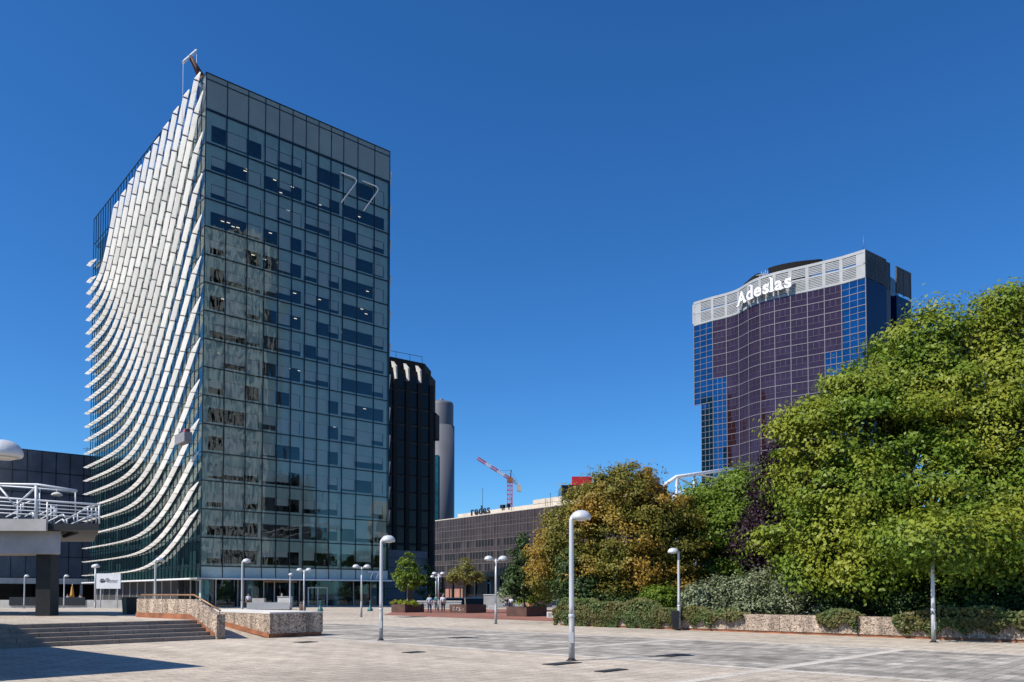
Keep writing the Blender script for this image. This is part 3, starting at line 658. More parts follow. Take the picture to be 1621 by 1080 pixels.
# --- grey round tower far behind
c = at(698, 900, 300); D = thing('round_grey_tower', 'grey round tower with teal glass strip peeking out beside the black tower', 'tower', (c.x, c.y, 0))
zc = at(698, 638, 300).z
g = MB(); g.lathe([(4.6, 0), (4.6, zc - 1), (4.3, zc)], n=40); g.lathe([(5.0, 0), (5.0, zc - 9)], n=40); g.build('wall', M['cyl_grey'], D)
g = MB()
for i in range(14): g.box(-4.6, -0.6, -5.3, -2.0, 3 + i * 3.6, 3 + i * 3.6 + 3.5)
g.build('window_strip', M['teal_glass'], D)
g = MB(); g.lathe([(0.9, zc), (1.0, zc + 1.0), (0.5, zc + 1.6), (0, zc + 1.7)], n=12); g.tube([(-2, 0, zc), (-2, 0, zc + 1)], 0.4, 6); g.build('roof_plant', M['cyl_grey'], D)

# --- brown glass office slab in the middle distance
q0, q1 = (-25.3, 259.0), (13.3, 212.0); ax = unit(q1[0] - q0[0], q1[1] - q0[1]); Pm = frame(q0, ax); Lm = 84.0
D = thing('brown_glass_building', 'low brown glass office slab with pale rooftop parapet across the middle', 'office building', (*q0, 0), world=True)
zt = 25.2; nfl = 5; zb = 7.2; fh = (zt - zb) / nfl
for i in range(nfl):
    g = MB(); z0 = zb + i * fh
    for j in range(56):
        a, e = j * 1.5, (j + 1) * 1.5; zs = z0 + fh * 0.36; t = rnd.uniform(-.02, .02)
        g.quad(Pm(a, z0, t), Pm(e, z0, -t), Pm(e, zs, -t), Pm(a, zs, t), 0)
        g.quad(Pm(a, zs, t), Pm(e, zs, -t), Pm(e, z0 + fh, -t), Pm(a, z0 + fh, t), 1 if (rnd.random() < 0.75 and i < 3) else 0)
    g.build('window_band', [M['brown_glass'], M['brown_dark']], D)
g = MB()
for j in range(57): slab(g, Pm, j * 1.5 - 0.09, j * 1.5 + 0.09, zb, zt, -0.1, 0.12)
for i in range(nfl + 1): slab(g, Pm, 0, Lm, zb + i * fh - 0.10, zb + i * fh + 0.10, -0.1, 0.1)
for i in range(nfl): slab(g, Pm, 0, Lm, zb + i * fh + fh * 0.36 - 0.07, zb + i * fh + fh * 0.36 + 0.07, -0.1, 0.09)
g.build('mullion_grid', M['brown_frame'], D)
g = MB(); g.prism([Pm(0.05, 0, -0.3)[:2], Pm(Lm, 0, -0.3)[:2], Pm(Lm, 0, -30)[:2], Pm(0.05, 0, -30)[:2]], zb - 0.5, zt - 0.05); g.prism([Pm(1.5, 0, -5)[:2], Pm(Lm, 0, -5)[:2], Pm(Lm, 0, -29)[:2], Pm(1.5, 0, -29)[:2]], 0, zb - 0.5); g.build('wall', M['brown_dark'], D)
g = MB(); slab(g, Pm, 8.0, Lm, zt, zt + 2.0, -4.2, -3.6); slab(g, Pm, 45, 57, zt + 2.0, zt + 3.2, -4.3, -3.5); slab(g, Pm, 0.3, Lm, zt, zt + 0.35, -3, 0.1); g.build('roof_parapet', M['cream'], D)
g = MB(); slab(g, Pm, 1.5, 11, 0, 6.4, -4.9, -3.4); g.build('stair_block', M['brick_red'], D)
for j in range(8): g = MB(); slab(g, Pm, 3 + j * 6, 3.6 + j * 6, 0, zb - 0.5, -1.2, -0.5); g.build('column', M['brown_dark'], D)
g = MB()
for s, h in ((22, 9), (36, 5), (51, 3), (53, 4.5)): g.tube([Pm(s, zt, -3), Pm(s, zt + h, -3)], 0.07, 5)
for s in (30.5, 31.3, 33.6): slab(g, Pm, s, s + 0.7, zt + 2.0, zt + 3.0, -4, -3)
g.build('roof_masts', M['dark_metal'], D)

# --- text helper: letters cut from the built-in font, as solid meshes
def letter(ch, size, ext, bold, m, parent, P, s, z, o, name='letter', extra=None):
    cu = bpy.data.curves.new('t', 'FONT'); cu.body = ch; cu.size = size; cu.extrude = ext; cu.offset = bold; cu.resolution_u = 3
    ob = bpy.data.objects.new('t', cu); col.objects.link(ob); dg = bpy.context.evaluated_depsgraph_get()
    me = bpy.data.meshes.new_from_object(ob.evaluated_get(dg)); bpy.data.objects.remove(ob)
    x0 = min(v.co.x for v in me.vertices); wid = max(v.co.x for v in me.vertices) - x0
    vs = [P(s + v.co.x - x0, z + v.co.y, o + v.co.z + ext) for v in me.vertices]; fs = [list(p.vertices) for p in me.polygons]
    bpy.data.meshes.remove(me); b = MB(); b.add(vs, fs)
    if extra: extra(b, wid)
    b.build(name, m, parent); return wid
W_ = thing('rooftop_lettering', 'dark rooftop lettering redes standing on the pale parapet of the brown building', 'sign', Pm(20, zt, -3), world=True)
s = 15.5
for ch in 'redes':
    s += letter(ch, 3.9, 0.12, 0.05, M['letter_black'], W_, Pm, s, zt + 1.0, -3.5) + 0.45

# --- building with a red sign, and a grey block, behind it
p0 = at(889, 940, 270); D = thing('red_topped_building', 'dark glass building with a bright red sign panel on its roof', 'building', (p0.x, p0.y, 0), world=True)
z1 = at(889, 768, 270).z; g = MB(); g.box(p0.x, p0.x + 36, p0.y, p0.y + 20, 0, z1); g.build('wall', M['black_glass'], D)
g = MB()
for k in range(16): g.box(p0.x + k * 2.3, p0.x + k * 2.3 + 0.25, p0.y - 0.1, p0.y - 0.003, 20, z1 - 0.3)
g.build('mullions', M['brown_frame'], D)
g = MB(); g.box(p0.x + 3.6, p0.x + 10.5, p0.y + 0.5, p0.y + 1.2, z1, z1 + 3.0); g.build('sign_panel', M['red_sign'], D)
p0 = at(1010, 940, 285); D = thing('navy_block', 'dark navy block just showing above the tawny tree', 'building', (p0.x, p0.y, 0), world=True)
z1 = at(1010, 745, 285).z; g = MB(); g.box(p0.x, p0.x + 5.4, p0.y, p0.y + 14, 0, z1); g.box(p0.x + 5.4, p0.x + 8, p0.y + 0.4, p0.y + 14, 0, z1 - 2.6); g.build('wall', M['slate_panel'], D)
g = MB()
for i in range(12): g.box(p0.x + 0.3, p0.x + 5.1, p0.y - 0.08, p0.y - 0.003, 4 + i * 3.2, 5.6 + i * 3.2)
g.build('window_strips', M['navy_glass'], D)

# --- tower crane
p = at(807, 940, 380); zc = at(807, 762, 380).z
D = thing('tower_crane', 'red and white tower crane standing far behind the brown building', 'crane', (p.x, p.y, 0))
def lattice(b, a, e, w, n, r=0.11, m=0, up=Vector((0, 1, 0)), ms=None):
    a, e = Vector(a), Vector(e); d = (e - a).normalized(); x = d.cross(up).normalized() * w / 2; y = d.cross(x).normalized() * w / 2
    cs = [x + y, x - y, -x - y, -x + y]
    for i in range(n):
        p0, p1 = a.lerp(e, i / n), a.lerp(e, (i + 1) / n); mm = ms(i) if ms else m
        for k in range(4):
            b.tube([p0 + cs[k], p1 + cs[k]], r, 4, mm, False); b.tube([p0 + cs[k], p1 + cs[(k + 1) % 4]], r * 0.75, 4, mm, False); b.tube([p1 + cs[k], p1 + cs[(k + 1) % 4]], r * 0.75, 4, mm, False)
g = MB(); lattice(g, (0, 0, 0), (0, 0, zc), 2.4, 26, 0.2); g.build('mast', M['crane_red'], D)
jt = at(757, 729, 384) - Vector((p.x, p.y, 0)); jt.y = -2; pv = Vector((0.6, 0, zc + 0.8))
g = MB(); lattice(g, pv, jt, 1.3, 20, 0.15, ms=lambda i: 1 if i in (4, 5, 6, 7, 12, 13, 14) else 0); g.build('jib', [M['crane_red'], M['white_paint']], D)
dj = (pv - jt).normalized()
g = MB(); lattice(g, pv, pv + dj * 4.6, 1.1, 3, 0.14); g.build('counter_jib', M['white_paint'], D)
q = pv + dj * 4.6; g = MB(); g.hexa([(q.x - 1.2, -1, q.z - 3), (q.x + 1, -1, q.z - 3.6), (q.x + 1, 1, q.z - 3.6), (q.x - 1.2, 1, q.z - 3)], [(q.x - 1.2, -1, q.z), (q.x + 1, -1, q.z - .4), (q.x + 1, 1, q.z - .4), (q.x - 1.2, 1, q.z)]); g.build('counterweight', M['concrete'], D)
g = MB(); g.box(-1.3, 1.5, -1.4, 1.4, zc - 0.6, zc + 1.7); g.build('slewing_cab', M['rust_skirt'], D)
g = MB(); g.tube([(0.4, 0, zc + 1.7), (0.6, 0, zc + 5.5)], 0.25, 6); g.tube([(0.6, 0, zc + 5.3), tuple(pv.lerp(jt, 0.42))], 0.06, 4); g.tube([(0.6, 0, zc + 5.3), tuple(q)], 0.06, 4); g.build('apex_mast', M['dark_metal'], D)

# --- purple and blue glass tower
O = (85.4, 190.0); wv = unit(52.0 - 85.4, 225.2 - 190.0); nv = (-0.725, -0.688); LX = 48.5
D = thing('purple_glass_tower', 'purple and blue glass tower with a wavy front and grey louvred crown', 'office tower', (*O, 0), world=True)
KX = [(0, 0), (.12, -.5), (.22, -.1), (.36, 2.3), (.47, 3.1), (.62, 2.6), (.8, 1.2), (1, 0)]
def bulge(s):
    x = 1 - (s - 5.9) / 36.5
    if x <= 0 or x >= 1: return 0.0
    for i in range(len(KX) - 1):
        if KX[i][0] <= x <= KX[i + 1][0]:
            # Catmull-Rom through the surveyed offsets
            p = [KX[max(0, i - 1)], KX[i], KX[i + 1], KX[min(len(KX) - 1, i + 2)]]; t = (x - p[1][0]) / (p[2][0] - p[1][0]); h = p[2][0] - p[1][0]
            m1 = (p[2][1] - p[0][1]) / (p[2][0] - p[0][0]) * h; m2 = (p[3][1] - p[1][1]) / (p[3][0] - p[1][0]) * h if p[3][0] > p[1][0] else 0
            return (2*t**3-3*t**2+1)*p[1][1] + (t**3-2*t**2+t)*m1 + (-2*t**3+3*t**2)*p[2][1] + (t**3-t**2)*m2
def ap(s, z, o=0.0):                                                # s from the right corner to the left, following the wave
    o2 = o + bulge(s); return (O[0] + wv[0] * s + nv[0] * o2, O[1] + wv[1] * s + nv[1] * o2, z)
wid = [5.9] + [36.5 / 9] * 9 + [6.1]; SC = [0]
for w in wid: SC.append(SC[-1] + w)
ZTOP, ZL = 84.9, 78.0; FH = 3.25; NF_ = 23
def is_blue(c, f): return c == 10 or c == 0 or (c == 9 and f >= 5) or (c == 1 and f >= 5)
for f in range(NF_):
    z1 = ZL - f * FH; z0 = z1 - FH; g = MB()
    for c_ in range(11):
        if c_ == 10 and f >= 7: cut = 2.2
        else: cut = 0
        n3 = 3
        for k in range(n3):
            a = SC[c_] + (SC[c_ + 1] - cut - SC[c_]) * k / n3; e = SC[c_] + (SC[c_ + 1] - cut - SC[c_]) * (k + 1) / n3; t = rnd.uniform(-.012, .012)
            g.quad(ap(e, z0, -t), ap(a, z0, t), ap(a, z1, t), ap(e, z1, -t), 1 if is_blue(c_, f) else 0)
    g.build('window_band', [M['purple_glass'], M['blue_glass']], D)
g = MB(); fine = MB()
for i, s in enumerate(SC):
    zb_ = ZL - NF_ * FH if i < 11 else ZL - 7 * FH
    slab(g, ap, s - 0.085, s + 0.085, zb_, ZL, -0.1, 0.16)
slab(g, ap, LX - 2.32, LX - 2.12, 3, ZL - 7 * FH, -0.1, 0.16)
def hline(b, s0, s1, z, hw, o0, o1):
    n = max(1, int(round((s1 - s0) / 1.36)))
    for k in range(n): slab(b, ap, s0 + (s1 - s0) * k / n, s0 + (s1 - s0) * (k + 1) / n, z - hw, z + hw, o0, o1)
for f in range(NF_ + 1): hline(g, 0, LX - (2.2 if f > 7 else 0), ZL - f * FH, 0.085, -0.1, 0.13)
for f in range(NF_):
    z1 = ZL - f * FH
    for c_ in range(11):
        m_ = g if is_blue(c_, f) else fine; e_ = SC[c_ + 1] - (2.2 if (c_ == 10 and f >= 7) else 0); L_ = e_ - SC[c_]
        for k in (1, 2): slab(m_, ap, SC[c_] + L_ * k / 3 - 0.05, SC[c_] + L_ * k / 3 + 0.05, (z1 - FH) if is_blue(c_, f) else z1 - FH * 0.55, z1, -0.05, 0.09)
        hline(m_, SC[c_], e_, z1 - FH * (0.5 if is_blue(c_, f) else 0.55), 0.05, -0.05, 0.08)
g.build('mullion_grid', M['frame_pale'], D); fine.build('glazing_bars', mat('glazing_bar', (0.055, 0.045, 0.075), 0.5), D)
bx = [ap(0.15, 0, -0.4)[:2]] + [ap(5.9 + 36.5 * k / 18, 0, -0.4)[:2] for k in range(19)] + [ap(LX - 2.4, 0, -0.4)[:2], ap(LX - 2.4, 0, -24)[:2], ap(0.3, 0, -23)[:2]]
g = MB(); g.prism(bx, 0, ZL - 0.1); g.build('core', M['rib_black'], D)
# louvred crown
g = MB(); fr = MB()
hline(fr, 0, LX, ZL + 0.35, 0.3, -0.5, 0.22); hline(fr, 0, LX, ZTOP - 0.35, 0.35, -0.5, 0.22); hline(fr, 0, LX, (ZL + ZTOP) / 2, 0.22, -0.4, 0.2)
for i, s in enumerate(SC): slab(fr, ap, max(0, s - 0.4), s + 0.4, ZL + 0.65, ZTOP - 0.7, -0.5, 0.2)
slab(fr, ap, 0, 2.2, ZL + 0.65, ZTOP - 0.7, -0.4, 0.15); slab(fr, ap, LX - 2.4, LX, ZL + 0.65, ZTOP - 0.7, -0.4, 0.15)
for k in range(14):
    if k != 7: hline(g, 2, LX - 2, ZL + 0.95 + k * 0.41, 0.12, -0.25, 0.12)
fr.build('crown_frame', M['louvre_grey'], D); g.build('louvres', M['louvre_grey'], D)
g = MB(); g.prism([ap(0.6, 0, -3)[:2], ap(LX - 0.6, 0, -3)[:2], ap(LX - .6, 0, -22)[:2], ap(.6, 0, -22)[:2]], ZL, ZL + 5); g.build('roof', M['mech_panel'], D)
# right flank: blue panel, recessed slot, louvred top
q1 = (103.9, 203.9); axs = unit(q1[0] - O[0], q1[1] - O[1]); LS = math.hypot(q1[0] - O[0], q1[1] - O[1]); Pf = frame(O, axs)
g = MB(); slab(g, Pf, 0.1, LS * 0.42, 0, ZL, -1, -0.02); slab(g, Pf, LS * 0.68, LS, 0, ZL - 0.5, -8, -0.6); g.build('flank_panel', M['side_blue'], D)
g = MB(); slab(g, Pf, LS * 0.42, LS * 0.56, 0, ZTOP - 1, -1.6, -0.7); g.build('flank_pier', M['flank_shade_grey'], D)
g = MB(); slab(g, Pf, LS * 0.56, LS * 0.68, 0, ZTOP - 1.5, -6, -3); g.build('flank_slot', M['rib_black'], D)
g = MB()
for (a, e, o) in ((0.0, LS * 0.42, 0.0), (LS * 0.43, LS * 0.55, -0.6), (LS * 0.68, LS, -0.5)):
    for k in range(15): slab(g, Pf, a + 0.3, e - 0.2, ZL + 0.3 + k * 0.44, ZL + 0.55 + k * 0.44, o - 0.3, o)
    for x in (a, (a + e) / 2, e - 0.3): slab(g, Pf, x, x + 0.3, ZL, ZTOP, o - 0.35, o + 0.04)
    slab(g, Pf, a, e, ZTOP - 0.3, ZTOP, o - 0.4, o + 0.06)
g.build('flank_louvres', M['flank_shade_grey'], D)
# curved dark rooftop canopy
g = MB(); arc = [(12.5 + 21.5 * (k / 12), 1.5 * math.sin(math.pi * (0.12 + 0.76 * k / 12))) for k in range(13)]
for (s0, h0), (s1, h1) in zip(arc[:-1], arc[1:]):
    if 24.6 < (s0 + s1) / 2 < 28.2: continue
    lo = [ap(s0, ZTOP + 0.1, -3.2), ap(s1, ZTOP + 0.1, -3.2), ap(s1, ZTOP + 1.2 + h1, -2.2), ap(s0, ZTOP + 1.2 + h0, -2.2)]
    g.hexa(lo, [(x + 2, y + 2, z + (0.4 if i_ < 2 else 0.9)) for i_, (x, y, z) in enumerate(lo)])
g.prism([ap(18.5, 0, -5)[:2], ap(34, 0, -5)[:2], ap(34, 0, -14)[:2], ap(18.5, 0, -14)[:2]], ZTOP - 2, ZTOP + 1.9)
g.build('rooftop_canopy', M['rib_black'], D)
g = MB()
for k in range(5): g.tube([ap(25 + k * 0.7, ZTOP - 0.5, -1.5), ap(25.3 + k * 0.6, ZTOP + 2 + 0.5 * (k % 2), -2.5)], 0.09, 5)
g.tube([ap(24.6, ZTOP + 0.8, -1.5), ap(28.3, ZTOP + 1.6, -1.5)], 0.12, 5); g.build('maintenance_rig', M['louvre_grey'], D)
g = MB(); g.tube([ap(0.6, ZTOP, -0.5), ap(0.6, ZTOP + 3.6, -0.5)], [0.12, 0.04], 6); g.build('lightning_rod', M['frame_pale'], D)
# crown lettering: seven solid serif letters
LT = thing('crown_lettering', 'large white serif lettering Adeslas across the grey louvred crown', 'sign', ap(27, ZL + 1, 1), world=True)
def al(s, z, o=0.0): return ap(SL0 - s, z, o)
SL0 = 33.6
def serif(pos):
    def ex(b, wd):
        for (x, y, w, h) in pos(wd): slab(b, lambda a, z, o=0: al(scur + a, zcur + z, 1.1 + o), x, x + w, y, y + h, 0.02, 0.58)
    return ex
SZ = 4.9; XH = 0.54 * SZ; CH = 0.73 * SZ
ser = {'A': lambda w: [(-0.35, 0, 1.25, 0.28), (w - 0.95, 0, 1.3, 0.28)], 'd': lambda w: [(w - 1.25, CH + 0.0, 0.7, 0.25), (w - 0.4, 0, 0.65, 0.25)],
       'l': lambda w: [(-0.4, CH + 0.0, 0.6, 0.25), (-0.4, 0, w + 0.8, 0.25)], 'a': lambda w: [(w - 0.3, 0, 0.55, 0.25)], 'e': lambda w: [], 's': lambda w: [(w - 0.25, XH - 0.75, 0.22, 0.6), (0.02, 0.1, 0.22, 0.6)]}
scur = 0.0; zcur = ZL + 1.15
for i, ch in enumerate('Adeslas'):
    zcur = ZL + 1.3 + 0.06 * i
    scur += letter(ch, SZ, 0.3, 0.10, M['letter_white'], LT, al, scur, zcur, 1.1, extra=serif(ser[ch])) + (0.42 if ch != 'A' else 0.3)
print('lettering width', scur)

# --- white tubular roof frame behind the trees
D = thing('white_roof_frame', 'white tubular roof frame showing above the trees below the purple tower', 'roof frame', at(1100, 940, 75), world=True); D.location.z = 0
pts = [at(1050, 769, 75), at(1071, 755, 75), at(1099, 751, 78), at(1160, 742, 86)]
bk = [p + Vector((1.2, 3.5, -0.9)) for p in pts]
g = MB(); g.tube(pts, 0.17, 8); g.tube(bk, 0.1, 6); g.build('edge_tube', M['white_paint'], D)
g = MB()
for a, e in zip(pts[1:], bk[1:]): g.tube([a, e], 0.09, 6); g.tube([a, (a.x, a.y, a.z - 12)], 0.14, 6)
g.tube([pts[1], bk[2]], 0.09, 6); g.tube([pts[2], bk[3]], 0.09, 6); g.build('strut', M['lamp_grey'], D)

# --- buildings to the right of the camera that only the glass tower's front mirrors
def mirror(px, D_):
    p = at(px, 900, D_); d = ((p.x - C0[0]) * NF[0] + (p.y - C0[1]) * NF[1]); return (p.x - 2 * d * NF[0], p.y - 2 * d * NF[1])
def mirrored_block(name, label, px0, px1, D_, ytop, mw_, kind):
    q0, q1 = mirror(px0, D_), mirror(px1, D_); z1 = at(px0, ytop, D_).z; ax = unit(q0[0] - q1[0], q0[1] - q1[1]); Pq = frame(q1, ax); L = math.hypot(q0[0] - q1[0], q0[1] - q1[1])
    if (Pq(0, 0, 1)[0] - q1[0]) * (C0[0] - q1[0]) + (Pq(0, 0, 1)[1] - q1[1]) * (C0[1] - q1[1]) < 0: Pq = frame(q0, (-ax[0], -ax[1]))
    D = thing(name, label, 'building', (*q0, 0), world=True)
    g = MB(); g.prism([Pq(0, 0)[:2], Pq(L, 0)[:2], Pq(L, 0, -14)[:2], Pq(0, 0, -14)[:2]], 0, z1); g.build('wall', mw_, D)
    n = int(z1 / 3.2)
    for i in range(n):
        g = MB(); h = MB()
        for j in range(int(L / 3)):
            slab(g, Pq, j * 3 + 0.4, j * 3 + 2.6, i * 3.2 + 1.0, i * 3.2 + 2.9, 0, 0.05)
        if kind == 'balcony': slab(h, Pq, 0.2, L - 0.2, i * 3.2, i * 3.2 + 0.95, 0.05, 1.4); h.build('balcony', mw_, D)
        g.build('window_band', M['black_glass'], D)
    if kind == 'pier':
        for j in range(int(L / 3.6) + 1): g = MB(); slab(g, Pq, j * 3.6 - 0.5, j * 3.6 + 0.7 + 0.6 * (j % 3 == 0), 0, z1, 0, 0.9); g.build('pier', mw_, D)
mirrored_block('piered_tower', 'tall pale piered tower standing right of the view', 262, 415, 200, 365, M['frame_pale2'], 'pier')
for i, (px, y1, w) in enumerate(((1136, 650, 17), (1196, 690, 9))):        # dark towers hidden behind the glass tower, mirrored in the purple one
    q = at(px, 900, 345); dd = (q.x - O[0]) * nv[0] + (q.y - O[1]) * nv[1]; x, y = q.x - 2 * dd * nv[0], q.y - 2 * dd * nv[1]; hh = at(px, y1, 345).z
    D = thing('dark_tower', ['broad', 'slim'][i] + ' black tower hidden behind the glass tower', 'office tower', (x, y, 0), R(45))
    g = MB(); g.box(-w / 2, w / 2, -8, 8, 0, hh); g.box(-w / 2, w * 0.1, -6, 6, hh, hh + 6); g.build('wall', M['rib_black'], D)
    g = MB()
    for k in range(int(hh / 4)):
        for sy in (-8.08, 8.003): g.box(-w / 2 + 1, w / 2 - 1, sy, sy + 0.077, k * 4 + 1, k * 4 + 3)
    g.build('window_strips', M['black_glass'], D)
mirrored_block('balcony_block', 'cream balconied block standing right of the view', 398, 478, 215, 752, M['cream'], 'balcony')
mirrored_block('balcony_block', 'lower cream balconied block standing right of the view', 590, 628, 205, 795, M['cream'], 'balcony')
# ================================================================== ELEVATED WALKWAY (left edge)
D = thing('elevated_walkway', 'concrete elevated walkway on a black column with white railings at the left edge', 'walkway', (-21.4, 36.4, 0), world=True)
def wp(px, py, d=35.0): return at(px, py, d)
zd0, zd1, zd2 = wp(0, 839).z, wp(0, 829).z, wp(0, 822).z
xe, xf = wp(157, 830).x, wp(76, 830).x
kA = (-11.07, 16.5)
def kk(a, b): return (kA[0] + G[0] * a + GP[0] * b, kA[1] + G[1] * a + GP[1] * b)
g = MB(); g.prism([(-42, 35), (xe, 35), (xe * 43 / 35 - 0.3, 43), (-52, 43)], zd0, zd1); g.build('deck', M['brown_dark'], D)
g = MB(); g.prism([(-42, 34.85), (xf, 34.85), (xf, 34.99), (-42, 34.99)], zd0 - 0.05, zd2); g.build('fascia', M['concrete'], D)
g = MB(); zb0 = wp(0, 877, 35.6).z; xb = wp(100, 850, 35.6).x; g.prism([(-42, 35.4), (xb, 35.4), (xb * 37.6 / 35.4 - 0.1, 37.6), (-44, 37.6)], zb0, zd0 - 0.02); g.build('beam', M['concrete'], D)
g = MB(); c0, c1 = wp(57, 900, 36.0).x, wp(80, 900, 36.0).x; g.box(c0, c1, 36.0, 36.7, PZ, zb0); g.build('column', M['dark_metal'], D)
g = MB(); g.prism([kk(0, 0), kk(0, 21), kk(-6, 26), kk(-26, 26), kk(-26, 0)], 4.35, 4.8); g.build('canopy_slab', M['concrete'], D)
for k in ((-3, 3), (-3, 14)):
    g = MB(); p = kk(*k); g.obox(p, G, GP, -0.3, 0.3, -0.3, 0.3, 0 if k[1] < 12 else PZ, 4.35); g.build('column', M['dark_metal'], D)
# white railing of the walkway, with posts and the sloping stair rails
g = MB()
for i, (ya, yb, r) in enumerate(((788, 799, 0.045), (794, 804.5, 0.022), (800, 810, 0.022), (806, 815, 0.022), (812, 820, 0.022))):
    g.tube([wp(-40, ya - 2), wp(0, ya), wp(157, yb)], r, 6)
for px in (-20, 28, 75, 157): g.tube([wp(px, 829), wp(px, 789 + px * 0.07)], 0.035, 6)
for px in (139, 145, 152): g.tube([wp(px, 830, 35.2), wp(px, 803, 35.2)], 0.03, 6)
g.build('railing', M['white_paint'], D)
g = MB()
for (x0, y0, x1, y1, d) in ((103, 824, 146, 800, 36), (108, 832, 157, 811, 36), (120, 829, 157, 812, 36.2), (76, 826, 100, 814, 36.5), (100, 814, 106, 823, 36.5), (88, 829, 99, 822, 36.5), (99, 822, 104, 829, 36.5), (63, 815, 91, 800, 37), (65, 822, 91, 808, 37), (16, 816, 33, 808, 37),
                            (33, 800, 55, 791, 37), (40, 818, 52, 811, 37), (52, 811, 56, 822, 37), (22, 821, 33, 817, 37), (10, 819, 26, 810, 37)):
    g = MB(); g.tube([wp(x0, y0, d), wp(x1, y1, d)], 0.035, 6); g.build('stair_rail', M['white_paint'], D)
for (x, y0, y1, d) in ((106, 823, 829, 36), (117, 817, 829, 36), (123, 813, 830, 36), (81, 800, 829, 37), (86, 800, 829, 37), (89, 799, 820, 37), (33, 798, 814, 37), (37, 796, 808, 37), (52, 811, 822, 37)):
    g = MB(); g.tube([wp(x, y0, d), wp(x, y1, d)], 0.03, 6); g.build('stair_rail_post', M['white_paint'], D)
g = MB()
g.tube([wp(-60, 765), wp(0, 766.5), wp(60, 767.5), wp(121, 777)], 0.06, 8); g.tube([wp(-60, 768, 37.5), wp(0, 769.5, 37.5), wp(55, 773, 37.5), wp(120, 779, 37.5)], 0.05, 8)
for (x0, y0, x1, y1) in ((60, 767.5, 55, 773), (121, 777, 120, 779)): g.tube([wp(x0, y0), wp(x1, y1, 37.5)], 0.05, 6)
g.build('roof_frame', M['lamp_grey'], D)
for q0, q1, r in ((wp(57.5, 829), wp(57.5, 769), 0.07), (wp(63, 824, 37), wp(63, 775, 37), 0.035), (wp(119.5, 812), wp(119.5, 778), 0.03)):
    g = MB(); g.tube([q0, q1], r, 8); g.build('roof_post', M['lamp_grey'], D)
for q0, q1 in ((wp(25, 801), wp(54, 774)), (wp(0, 772), wp(26, 803))): g = MB(); g.tube([q0, q1], 0.047, 6); g.build('diagonal_strut', M['lamp_grey'], D)
g = MB(); p = wp(90, 783, 36); g.lathe([(0.16, -0.07), (0.24, -0.02), (0.2, 0.04), (0.08, 0.1)], c=p, n=16); g.tube([p + Vector((0, 0, .08)), p + Vector((0, 0, .3))], 0.025, 6); lo_ = g.build('lamp', M['pale_concrete'], D)
g = MB(); g.tube([wp(84, 846, 36.6), wp(160, 822.5, 36.0)], 0.09, 6); g.tube([wp(100, 849, 36.6), wp(124, 841.5, 36.6)], 0.09, 6); g.build('brace', M['dark_metal'], D)

# ================================================================== STREET LAMPS
def lamp_head(parent, x, s=1):
    b = MB(); prof = []
    for k in range(9):
        a = math.pi / 2 * k / 8; prof.append((0.245 * math.cos(a) ** 0.9 if k < 8 else 0.0, 0.205 * math.sin(a)))
    b.lathe([(0.225, -0.035), (0.245, 0.0)] + prof[1:], c=(x, 0, 3.63), n=24, sx=1.05, sy=0.95)
    b.tube([(x - s * 0.20, 0, 3.60), (x - s * 0.235, 0, 3.66), (x - s * 0.16, 0, 3.74)], 0.05, 8)
    h = b.build('lamp_head', M['lamp_grey'], parent)
    c = MB(); c.lathe([(0.03, -0.075), (0.12, -0.065), (0.19, -0.036)], c=(x, 0, 3.63), n=20); c.build('lens', M['lamp_lens'], h)
def single_lamp(name='street_lamp'):
    t = thing(name, 'x', 'street lamp')
    b = MB(); b.tube([(0, 0, 0), (0, 0, 1.15)], [0.078, 0.072], 14, 1); b.tube([(0, 0, 1.15), (0, 0, 1.4), (0, 0, 3.4), (0, 0, 3.58), (0.03, 0, 3.66)], [0.066, 0.065, 0.058, 0.057, 0.054], 14); b.build('pole', [M['lamp_grey'], M['lamp_base']], t)
    b = MB(); b.lathe([(0.14, 0.0), (0.14, 0.014), (0.09, 0.02), (0.085, 0.06)], n=16)
    for k in range(4): b.lathe([(0.014, 0.014), (0.014, 0.04)], c=(0.115 * math.cos(k * 1.5708 + .8), 0.115 * math.sin(k * 1.5708 + .8), 0), n=6)
    b.build('base_plate', M['dark_metal'], t)
    b = MB(); b.lathe([(0.074, 1.10), (0.079, 1.11), (0.079, 1.17), (0.068, 1.18)], n=16); b.build('collar', M['lamp_grey'], t)
    b = MB(); b.box(-0.045, 0.045, -0.083, -0.06, 0.45, 0.72); b.build('access_door', M['lamp_grey'], t)
    lamp_head(t, 0.25); return t
def double_lamp():
    t = thing('twin_street_lamp', 'x', 'street lamp')
    b = MB(); b.tube([(0, 0, 0), (0, 0, 1.15)], [0.078, 0.072], 12, 1); b.tube([(0, 0, 1.15), (0, 0, 3.66)], [0.064, 0.056], 12); b.build('pole', [M['lamp_grey'], M['lamp_base']], t)
    b = MB(); b.lathe([(0.10, 0.0), (0.10, 0.012), (0.085, 0.02)], n=16); b.build('base_plate', M['dark_metal'], t)
    b = MB(); b.tube([(-0.30, 0, 3.64), (0, 0, 3.53), (0.30, 0, 3.64)], 0.045, 8); b.build('arm', M['lamp_grey'], t)
    lamp_head(t, 0.40, 1); lamp_head(t, -0.40, -1); return t
L1 = single_lamp(); L2 = double_lamp()
